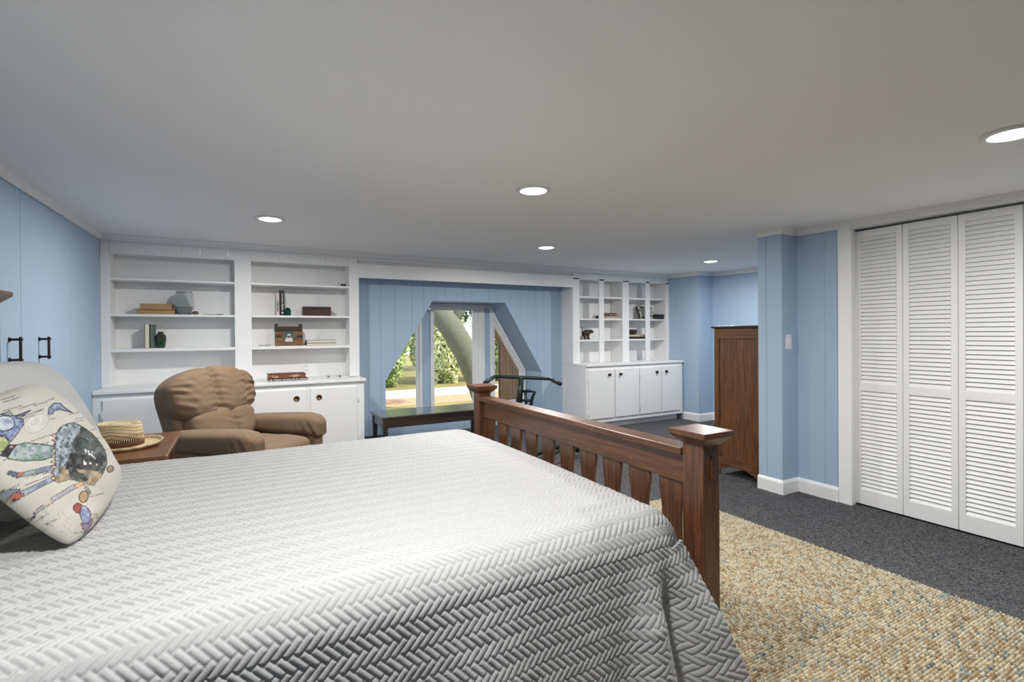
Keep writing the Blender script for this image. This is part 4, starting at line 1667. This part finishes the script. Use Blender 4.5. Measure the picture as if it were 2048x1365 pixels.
# eye glasses
gx_ = X6(528)
eg = thing('reading_glasses', 'folded wire reading glasses lying beside the picture frame', 'glasses', (gx_, 5.65, S3))
for s_ in (-.032, .032):
    lens = [(gx_+s_+.024*math.cos(t), 5.645, S3+.011+.0095*math.sin(t)) for t in np.linspace(0, 6.29, 20)]
    build(MB().tube(lens, .0012, 5), 'rim', BLACK, eg)
    build(MB().tube([(gx_+s_*1.7, 5.645, S3+.014), (gx_+s_*1.75, 5.66, S3+.012), (gx_-s_*1.4, 5.69, S3+.003)], .0012, 5), 'temple', BLACK, eg)
build(MB().tube([(gx_-.009, 5.645, S3+.013), (gx_, 5.645, S3+.016), (gx_+.009, 5.645, S3+.013)], .0012, 5), 'bridge', BLACK, eg)
# crate-like picture frame
f0, f1 = X6(550), X6(604)
fm = (f0+f1)/2
FY = 5.66
pfm = thing('framed_photo', 'rustic wooden picture frame with two knobs on top and a portrait photo', 'picture frame', (fm, FY, S3))
RW = wood('rustic_wood', lin(92, 62, 38), lin(150, 112, 76), 'X', 8, .7, coat=0)
RWD = wood('rustic_dark', lin(44, 30, 22), lin(78, 54, 38), 'X', 8, .7, coat=0)
build(B(f0-.002, f1+.006, FY, FY+.02, S3, S3+.162), 'board', RW, pfm, bevel=.002)
build(B(f0-.006, f1+.0, FY-.006, FY+.022, S3+.150, S3+.200), 'top_bar', RWD, pfm, bevel=.002)
for x in (f0+.010, f1-.014):
    pr_ = [(x-.016, S3+.160), (x+.016, S3+.160)]+[(x+.016*math.cos(t), S3+.212+.018*math.sin(t)) for t in np.linspace(0, math.pi, 10)]
    build(MB().prism(pr_, 'xz', FY-.008, FY+.02), 'knob', RWD, pfm, bevel=.001)
for a, b in ((f0+.004, f0+.058), (f1-.052, f1+.002)):
    build(B(a, b, FY-.003, FY, S3+.086, S3+.110), 'strap', BLACK, pfm, bevel=.001)
ph = build(B(fm-.040, fm+.042, FY-.004, FY, S3+.042, S3+.148), 'photograph', paint('photo_green', lin(60, 92, 88), .3, .4, 50), pfm)
pl_ = [(fm-.036, S3+.043), (fm+.038, S3+.043), (fm+.036, S3+.072), (fm+.020, S3+.088), (fm-.018, S3+.088), (fm-.034, S3+.070)]
build(MB().prism(pl_, 'xz', FY-.0048, FY-.004), 'print_shirt', paint('photo_shirt', lin(206, 206, 214), .4, .1, 60), ph)
build(MB().prism(ell(fm+.001, S3+.100, .016, .021), 'xz', FY-.0052, FY-.004), 'print_head', paint('photo_skin', lin(196, 150, 132), .4, .1, 60), ph)
build(MB().prism(ell(fm+.001, S3+.094, .010, .012), 'xz', FY-.0056, FY-.004), 'print_beard', paint('photo_beard', lin(84, 44, 40), .4, .1, 60), ph)
build(MB().prism(ell(fm+.001, S3+.114, .016, .009), 'xz', FY-.0056, FY-.004), 'print_cap', paint('photo_cap', lin(220, 218, 214), .4, .1, 60), ph)
# two pale books
s0, s1 = X6(612), X6(672)
book('pale hardback with grey spine lying at the bottom of two beside the frame', bcov('gsp', 92, 96, 92), s0, s1, 5.64, 5.79, S3, S3+.024, '-x')
book('pale hardback lying on top of another beside the picture frame', bcov('gsp2', 120, 118, 112), s0+.004, s1-.006, 5.645, 5.79, S3+.0245, S3+.056, '-x')
# counter: two big books, crystals
c0, c1 = X6(536, 750, 5.46), X6(612, 750, 5.46)
b3 = book('grey patterned large book lying under the brown one on the white counter', bcov('grp', 112, 100, 98), c0, c1+.015, 5.45, 5.68, SC, SC+.022, '-y')
mb = MB()
for i in range(46):
    xx = c0+.01+random.random()*(c1-c0-.015)
    mb.box(xx, xx+random.uniform(.003, .009), 5.4493, 5.45, SC+random.uniform(.003, .010), SC+random.uniform(.012, .019))
build(mb, 'spine_pattern', PALE, b3)
b4 = book('large rust brown book with cream title lying on the counter', bcov('rust', 118, 66, 42), c0, c1-.004, 5.45, 5.67, SC+.0225, SC+.066, '-y')
TXT = paint('print_cream', lin(236, 214, 184), .7)
text_mesh('Tops', .030, TXT, b4, Matrix.Translation((c0+.03, 5.4495, SC+.034)) @ Matrix.Rotation(math.pi/2, 4, 'X'))
mb = MB()
for r_, (xa, n_) in enumerate(((.218, 9), (.190, 15), (.222, 6))):
    x = c0+xa
    for i in range(n_):
        w_ = random.uniform(.003, .007)
        mb.box(x, x+w_, 5.4494, 5.45, SC+.053-r_*.009, SC+.057-r_*.009)
        x += w_+random.uniform(.001, .003)
build(mb, 'small_lettering', TXT, b4)
CRY = clear_glass('crystal', (.93, .95, .96, 1), .02)
for i, (qx, lb) in enumerate(((657, 'spiky clear crystal star on the counter'), (680, 'low clear crystal burst on the counter beside the star'))):
    ax_ = X6(qx, 752, 5.50)
    t = thing('crystal_ornament', lb, 'ornament', (ax_, 5.50, SC))
    for k in range(9):
        a_ = k*2*math.pi/9+.3*i
        el = .35+.8*((k*37) % 5)/5
        ln = .038 if i == 0 else .033
        e = np.array([math.cos(a_)*math.cos(el), math.sin(a_)*math.cos(el), math.sin(el)])*ln
        c_ = np.array([ax_, 5.50, SC+.012])
        build(MB().tube([c_, c_+e*.7, c_+e], [.005, .004, .0005], 5), 'spike', CRY, t)
    build(MB().lathe([(.014, 0), (.012, .01), (.005, .018)], (ax_, 5.50, SC), 8), 'core', CRY, t)
ax_ = X6(706, 751, 5.50)
t = thing('wire_trinket', 'flat white wire trinket lying at the end of the counter', 'ornament', (ax_, 5.50, SC))
for k in range(3):
    build(MB().tube([(ax_-.04+.02*k, 5.485, SC+.003), (ax_+.01, 5.50+.008*k, SC+.007), (ax_+.045-.015*k, 5.515, SC+.003)], .002, 6), 'wire', paint('grey_wire', lin(170, 170, 170), .3, metal=.6), t)

# narrow bookcase contents
Q2, Q3 = 1.494, 1.200
bx_ = X6(1172, 660, 5.68)
bear = thing('bear_figurine', 'bronze walking bear figurine with a standing staff', 'figurine', (bx_, 5.68, Q3))
BRZ = paint('bear_bronze', lin(66, 46, 36), .4, .45, 60, metal=.35)
bm = MB()
bm.tube([(bx_-.055, 5.68, Q3+.075), (bx_-.045, 5.68, Q3+.082), (bx_-.01, 5.68, Q3+.092), (bx_+.03, 5.68, Q3+.100), (bx_+.06, 5.68, Q3+.108), (bx_+.085, 5.68, Q3+.113), (bx_+.105, 5.68, Q3+.111), (bx_+.125, 5.68, Q3+.108), (bx_+.132, 5.68, Q3+.107)],
        [.008, .034, .041, .040, .030, .026, .022, .013, .006], 14)
for (hx_, hz, kx, fx0, sy) in ((-.035, .065, -.028, -.052, -.018), (-.03, .06, -.010, -.008, .018), (.03, .075, .022, .010, -.018), (.04, .075, .052, .064, .018)):
    bm.tube([(bx_+hx_, 5.68+sy, Q3+hz+.01), (bx_+kx, 5.68+sy, Q3+.038), (bx_+fx0, 5.68+sy, Q3+.010), (bx_+fx0+.014, 5.68+sy, Q3+.006)], [.022, .014, .010, .007], 10)
for sy in (-.014, .014):
    bm.cushion((bx_+.080, 5.68+sy, Q3+.136), (.007, .006, .008), 2, 5)
build(bm, 'bear', BRZ, bear, smooth=True)
build(MB().tube([(bx_-.062, 5.69, Q3), (bx_-.060, 5.69, Q3+.185)], .006, 8), 'staff', BRZ, bear, smooth=True)
k0 = X6(1193, 635, 5.68)
sb = thing('small_camera', 'small black camera lying beside the book stack', 'camera', (k0+.02, 5.67, Q2))
build(MB().cushion((k0+.024, 5.67, Q2+.022), (.036, .02, .021), 5, 10), 'body', BLACK, sb, smooth=True, weld=True)
build(MB().lathe([(.014, 0), (.014, .012), (.010, .014), (.001, .010)], n=16).xf(lambda v: np.stack([v[:, 0]+k0+.024, 5.652-v[:, 2], v[:, 1]+Q2+.024], -1)), 'lens', BRONZE, sb, smooth=True)
l0, l1 = X6(1207, 635, 5.68), X6(1238, 635, 5.68)
book('white flat book at the bottom of the stack in the narrow bookcase', bcov('wht', 200, 198, 192), l0-.03, l1-.005, 5.64, 5.79, Q2, Q2+.014, '-x')
book('pale tan book in the middle of the stack in the narrow bookcase', bcov('pl', 190, 168, 148), l0-.03, l1-.03, 5.65, 5.78, Q2+.0145, Q2+.042, '-y')
b5 = book('small patterned brown book on top of the stack in the narrow bookcase', bcov('pat', 92, 58, 40), l0-.03, l1-.075, 5.655, 5.77, Q2+.0425, Q2+.085, '-y')
mb = MB()
for i in range(24):
    xx, zz = l0-.025+random.random()*(l1-l0-.065), Q2+.046+random.random()*.030
    mb.box(xx, xx+random.uniform(.004, .014), 5.6542, 5.655, zz, zz+random.uniform(.003, .008))
build(mb, 'spine_pattern', paint('print_tan', lin(204, 168, 132), .7), b5)
# leaning picture book
g0, g1 = X6(1279, 620, 5.70), X6(1309, 620, 5.70)
pb = thing('picture_book', 'upright grey-green picture book leaning on the bookcase back', 'book', ((g0+g1)/2, 5.72, Q2))
LEAN = [(0, 0), (.085, .19)]


def leanbox(xa, xb, off, th, za, zb):
    mb = MB()
    n_ = np.array([-.19, .085])/np.hypot(.19, .085)
    v = []
    for x in (xa, xb):
        for s_, o_ in ((za, off), (zb, off), (zb, off+th), (za, off+th)):
            y = 5.70+LEAN[1][0]*s_+n_[0]*o_*-1*-1
            z = Q2+LEAN[1][1]*s_+n_[1]*o_
            v.append((x, y, z))
    return mb.add(v, [(0, 1, 2, 3), (7, 6, 5, 4), (0, 4, 5, 1), (1, 5, 6, 2), (2, 6, 7, 3), (3, 7, 4, 0)])


build(leanbox(g0, g1, .0, .016, 0, 1), 'page_block', CREAM, pb)
build(leanbox(g0-.003, g1+.003, .016, .004, 0, 1.02), 'front_cover', paint('cover_greygreen', lin(178, 182, 166), .45, .2, 22), pb)
build(leanbox(g0-.005, g0+.012, -.002, .023, .006, 1.02), 'spine', BLACK, pb)
fig = MB()
for (xa, xb, za, zb) in ((.02, .05, .62, .74), (.06, .14, .86, .94), (.03, .20, .05, .16), (.17, .24, .18, .34), (.22, .30, .82, .90), (.26, .30, .10, .28)):
    q = leanbox(g0+(g1-g0)*xa*3.2, g0+(g1-g0)*xb*3.2, .0201, .0006, za, zb)
    fig.add(q.verts(), q.f)
build(fig, 'cover_print', paint('cover_ink', lin(38, 40, 34), .5, .2, 40), pb)
h0, h1 = X6(1308, 635, 5.66), min(X6(1327, 635, 5.66), 5.778)
tn_ = thing('trinket_box', 'black lacquer trinket box with gold decoration beside the picture book', 'box', ((h0+h1)/2, 5.65, Q2))
LAC = paint('black_lacquer', lin(26, 30, 22), .15, .3, 40, coat=.6)
build(B(h0+.01, h1, 5.6245, 5.672, Q2, Q2+.052), 'body', LAC, tn_, bevel=.003)
build(B(h0+.007, h1+.003, 5.6215, 5.675, Q2+.0515, Q2+.076), 'lid', LAC, tn_, bevel=.004)
mb = MB()
for i in range(12):
    a_ = random.uniform(h0+.06, h1-.05)
    z_ = Q2+random.uniform(.010, .044)
    mb.box(a_, a_+.008, 5.6239, 5.6245, z_, z_+.006)
build(mb, 'gold_decoration', BRASS, tn_)
j0, j1 = X6(1257, 660, 5.67), X6(1290, 660, 5.67)
book('dark hardback lying under the tan book and the brown pot', bcov('dk', 34, 36, 34), j0-.02, j1-.02, 5.64, 5.80, Q3, Q3+.032, '-x', None, paint('dark_pages', lin(52, 50, 44), .8))
b6 = book('pale tan book with dark spine marks under the brown pot', bcov('tn', 206, 184, 150), j0-.02, j1-.025, 5.645, 5.79, Q3+.0325, Q3+.066, '-y')
mb = MB()
for i in range(8):
    xx = j1-.13+i*.011
    mb.box(xx, xx+.008, 5.6443, 5.645, Q3+.042+.003*(i % 2), Q3+.052+.002*(i % 3))
build(mb, 'spine_marks', INK, b6)
px0 = X6(1266, 660, 5.70)
pot = thing('brown_pot', 'round glossy dark brown pot standing on the tan book', 'pot', (px0, 5.70, Q3+.0665))
POT = paint('dark_brown_glaze', lin(44, 22, 20), .1, .2, 14, coat=1.)
build(MB().lathe([(.035, 0), (.055, .012), (.066, .035), (.064, .055), (.056, .066), (.058, .074), (.050, .072), (.040, .05), (.001, .02)], (px0, 5.70, Q3+.0665), 32), 'body', POT, pot, smooth=True)
build(MB().lathe([(.036, 0), (.037, .004), (.034, .006)], (px0, 5.70, Q3+.0663), 24), 'foot_ring', BLACK, pot, smooth=True)

# ------------------------------------------------------------------ rug: thick loops in rows
rx0, rx1, ry0, ry1 = .55, 3.035, -.55, 2.84
rug = thing('area_rug', 'beige and grey-blue loop pile rug under the bed', 'rug', ((rx0+rx1)/2, (ry0+ry1)/2, 0))
build(B(rx0, rx1, ry0, ry1, .0005, .008), 'backing', paint('jute', lin(150, 134, 104), 1., .2, 60), rug, bevel=.003)
gy = np.arange(-.20, ry1-.004, .0132)
gxx = np.arange(1.20, rx1-.004, .0108)
LX, LY = np.meshgrid(gxx, gy, indexing='ij')
LX = LX+.0045*(RNG.random(LX.shape)-.5)+.0067*(np.arange(LX.shape[1]) % 2)[None, :]
LX = np.minimum(LX, rx1-.004)
LYj = LY+.0024*(RNG.random(LX.shape)-.5)+.003*(vnoise(LX, LY, 5, 4)-.5)
nl_ = LX.size
pal = np.array([L3(190, 181, 158), L3(182, 168, 138), L3(164, 142, 110), L3(146, 150, 142), L3(104, 114, 114), L3(140, 120, 90)])
n1 = vnoise(LX*52, LY*76, 1, 1)*.75+.25*RNG.random(LX.shape)
n2 = vnoise(LX*5, LY*9, 1, 2)
n3 = vnoise(LX*46, LY*76, 1, 3)*.75+.25*RNG.random(LX.shape)
idx = np.where(n1 > .62, 1, 0)
idx = np.where((n3 > .66), 2, idx)
idx = np.where((n1 < .17+.12*n2), 3, idx)
idx = np.where((n3 < .12+.08*n2), 4, idx)
idx = np.where((n1 > .84), 5, idx)
lc = pal[idx.ravel()]*(.72+.50*RNG.random((nl_, 1)))
hexa = np.array([(math.cos(t), math.sin(t)) for t in np.linspace(0, 2*math.pi, 5, endpoint=False)])
tpl = np.concatenate([np.c_[hexa, np.zeros(5)], np.c_[hexa*.78, np.full(5, .62)], [[0, 0, 1.]]])
fq = [(i, (i+1) % 5, 5+(i+1) % 5, 5+i) for i in range(5)]
tri = []
for a, b, c, d in fq:
    tri += [(a, b, c), (a, c, d)]
tri += [(5+i, 5+(i+1) % 5, 10) for i in range(5)]
tri = np.array(tri)
sx_ = .0078*(.85+.4*RNG.random(nl_))
sy_ = .0060*(.9+.25*RNG.random(nl_))
sz_ = .0115*(.8+.45*RNG.random(nl_))
th_ = .35+.5*(RNG.random(nl_)-.5)
vx_ = tpl[None, :, 0]*sx_[:, None]
vy_ = tpl[None, :, 1]*sy_[:, None]
VV = np.stack([LX.ravel()[:, None]+vx_*np.cos(th_)[:, None]-vy_*np.sin(th_)[:, None],
               LYj.ravel()[:, None]+vx_*np.sin(th_)[:, None]+vy_*np.cos(th_)[:, None],
               .007+tpl[None, :, 2]*sz_[:, None]], -1)
FF = (np.arange(nl_)[:, None, None]*11+tri[None]).reshape(-1, 3)
CC = np.repeat(lc[:, None, :], 11, 1)
me = raw_mesh('loop_pile', VV.reshape(-1, 3)-LOC[rug.name], FF, attr_mat('rug_wool', 1., .3, 900), True, CC)
pile = bpy.data.objects.new('loop_pile', me)
COL.objects.link(pile)
pile.parent = rug
pile['kind'] = 'stuff'

# ------------------------------------------------------------------ outside the window
GZ = -.35
LAWN = paint('dry_lawn', lin(150, 138, 84), 1., .45, 1.3, bump=.4, bscale=30)
struct(build(B(-12, 26, 6.75, 40, GZ-.2, GZ), 'ground_outside', LAWN))
rd = build(B(-12, 26, 12.6, 14.3, GZ, GZ+.02), 'gravel_drive', paint('pale_gravel', lin(222, 214, 206), 1., .15, 6))
tag(rd, 'pale gravel drive running behind the lawn outside the window', 'drive')
rd = build(B(-12, 26, 11.2, 12.5, GZ, GZ+.015), 'pine_straw_bed', paint('pine_straw', lin(196, 152, 116), 1., .3, 8))
tag(rd, 'strip of tan pine straw between lawn and drive', 'mulch')
LEAF = []
for i, c in enumerate(((112, 140, 72), (164, 180, 116), (198, 204, 152), (84, 112, 58))):
    LEAF.append(paint('leaf_%d' % i, lin(*c), .5, .3, 5))


def leaf_cloud(n, c, r, size, seed):
    g = np.random.default_rng(seed)
    d = g.normal(size=(n, 3))
    d /= np.linalg.norm(d, axis=1, keepdims=True)
    rad = .55+.45*g.random((n, 1))**.5
    lump = 1+.12*np.sin(d[:, :1]*7+seed)*np.cos(d[:, 2:]*6+seed)
    p = d*rad*lump*np.array(r)+np.array(c)
    p[:, 2] = np.maximum(p[:, 2], GZ+.03)
    a = g.normal(size=(n, 3))
    a /= np.linalg.norm(a, axis=1, keepdims=True)
    b = np.cross(a, g.normal(size=(n, 3)))
    b /= np.linalg.norm(b, axis=1, keepdims=True)
    s = size*(.6+.8*g.random((n, 1)))
    V = np.stack([p-a*s, p+b*s*.5+a*s*.1, p+a*s, p-b*s*.5+a*s*.1], 1)
    return V.reshape(-1, 3), np.arange(n*4).reshape(n, 4)


def shrub(name, label, cat, x, y, r, n, size, seed, mat, trunk=False, zc_=None, group=None):
    t = thing(name, label, cat, (x, y, GZ), 0, group)
    cz_ = zc_ if zc_ is not None else GZ+r[2]*.9
    V, q = leaf_cloud(n, (x, y, cz_), r, size, seed)
    o = bpy.data.objects.new('foliage', raw_mesh('foliage', V-LOC[t.name], q, mat, False))
    COL.objects.link(o)
    o.parent = t
    st_ = MB()
    for k in range(3):
        a_ = k*2.1+seed
        st_.tube([(x+.06*math.cos(a_), y+.06*math.sin(a_), GZ-.02), (x+.2*r[0]*math.cos(a_), y+.2*r[1]*math.sin(a_), (GZ+cz_)/2), (x+.45*r[0]*math.cos(a_), y+.45*r[1]*math.sin(a_), cz_+.2*r[2])], [.05, .04, .015], 6)
    build(st_, 'stem', paint('bark', lin(94, 84, 66), .95, .3, 12), t)
    return t


hs = ((1.7, 15.8, 1.5), (3.85, 15.6, 1.9), (6.0, 15.9, 1.6), (8.15, 15.7, 2.0), (10.3, 15.8, 1.7))
lbs = ('rounded pale green shrub beyond the drive, farthest along the hedge from the brown siding', 'tall bright green shrub beyond the drive, seen in the left pane', 'light yellow-green shrub in the middle of the hedge beyond the drive',
       'bushy mid green shrub beyond the drive, behind the leaning trunk', 'dark green shrub beyond the drive, hidden behind the brown siding')
for i, (x, y, rz_) in enumerate(hs):
    shrub('shrub', lbs[i], 'shrub', x, y, (.94, .85, rz_), 5200, .085, i+3, LEAF[(2, 1, 2, 1, 3)[i]], group='hedge beyond the drive')
for i, (x, y, z_, lb) in enumerate(((2.2, 20.5, 3.2, 'tall leafy tree standing behind the hedge, past the left pane'), (7.6, 21.5, 3.8, 'tall leafy tree standing behind the hedge, past the centre pane'), (13.0, 20.5, 3.0, 'tall leafy tree standing behind the hedge, past the brown siding'))):
    shrub('tree', lb, 'tree', x, y, (2.25, 1.6, 3.2), 6500, .14, 20+i, LEAF[(0, 3, 0)[i]], zc_=z_, group='trees behind the hedge')
# leaning trunk close to the window
tp = [at(975, 830, 1, 9.6), at(952, 765, 1, 9.6), at(932, 706, 1, 9.7), at(902, 655, 1, 9.8), at(868, 615, 1, 9.9), at(820, 560, 1, 10.0), at(760, 500, 1, 10.1)]
tp[0][2] = GZ-.05
tk = thing('leaning_tree', 'thick grey-green tree trunk leaning across the view outside the centre pane', 'tree', (tp[0][0], tp[0][1], GZ))
TB = paint('grey_green_bark', lin(112, 112, 94), .95, .22, 5, bump=.4, bscale=18)
build(MB().tube(tp, [.22, .20, .25, .25, .22, .18, .14], 18), 'trunk', TB, tk, smooth=True)
build(MB().tube([tp[3], tp[3]+np.array([.5, .2, .7]), tp[3]+np.array([.7, .3, 1.6])], [.14, .09, .05], 10), 'branch', TB, tk, smooth=True)
V, q = leaf_cloud(1800, (tp[3][0]+.75, tp[3][1]+.3, 2.55), (.75, .6, .75), .06, 77)
o = bpy.data.objects.new('foliage', raw_mesh('foliage', V-LOC[tk.name], q, LEAF[1], False))
COL.objects.link(o)
o.parent = tk
# brown board siding of the wing beside the window
SID = wood('brown_siding', lin(94, 66, 40), lin(140, 102, 66), 'Z', 5, .8, coat=0)
sd = thing('siding_wing', 'brown vertical board side wall of the house beyond the angled right pane', 'house wall', (4.05, 7.05, GZ))
for k in range(11):
    y0 = 6.46+k*.112
    build(B(4.0, 4.02, y0, y0+.106, GZ, 2.4), 'siding_board', SID, sd, bevel=.003)
build(B(4.02, 4.12, 6.46, 7.69, GZ, 2.4), 'backing', SID, sd)
build(B(3.985, 4.12, 7.69, 7.72, GZ, 2.4), 'corner_board', SID, sd)
build(MB().prism([(3.15, 2.62), (4.12, .98), (4.12, .88), (3.10, 2.60)], 'xz', 6.46, 7.72), 'eave_soffit', SID, sd)
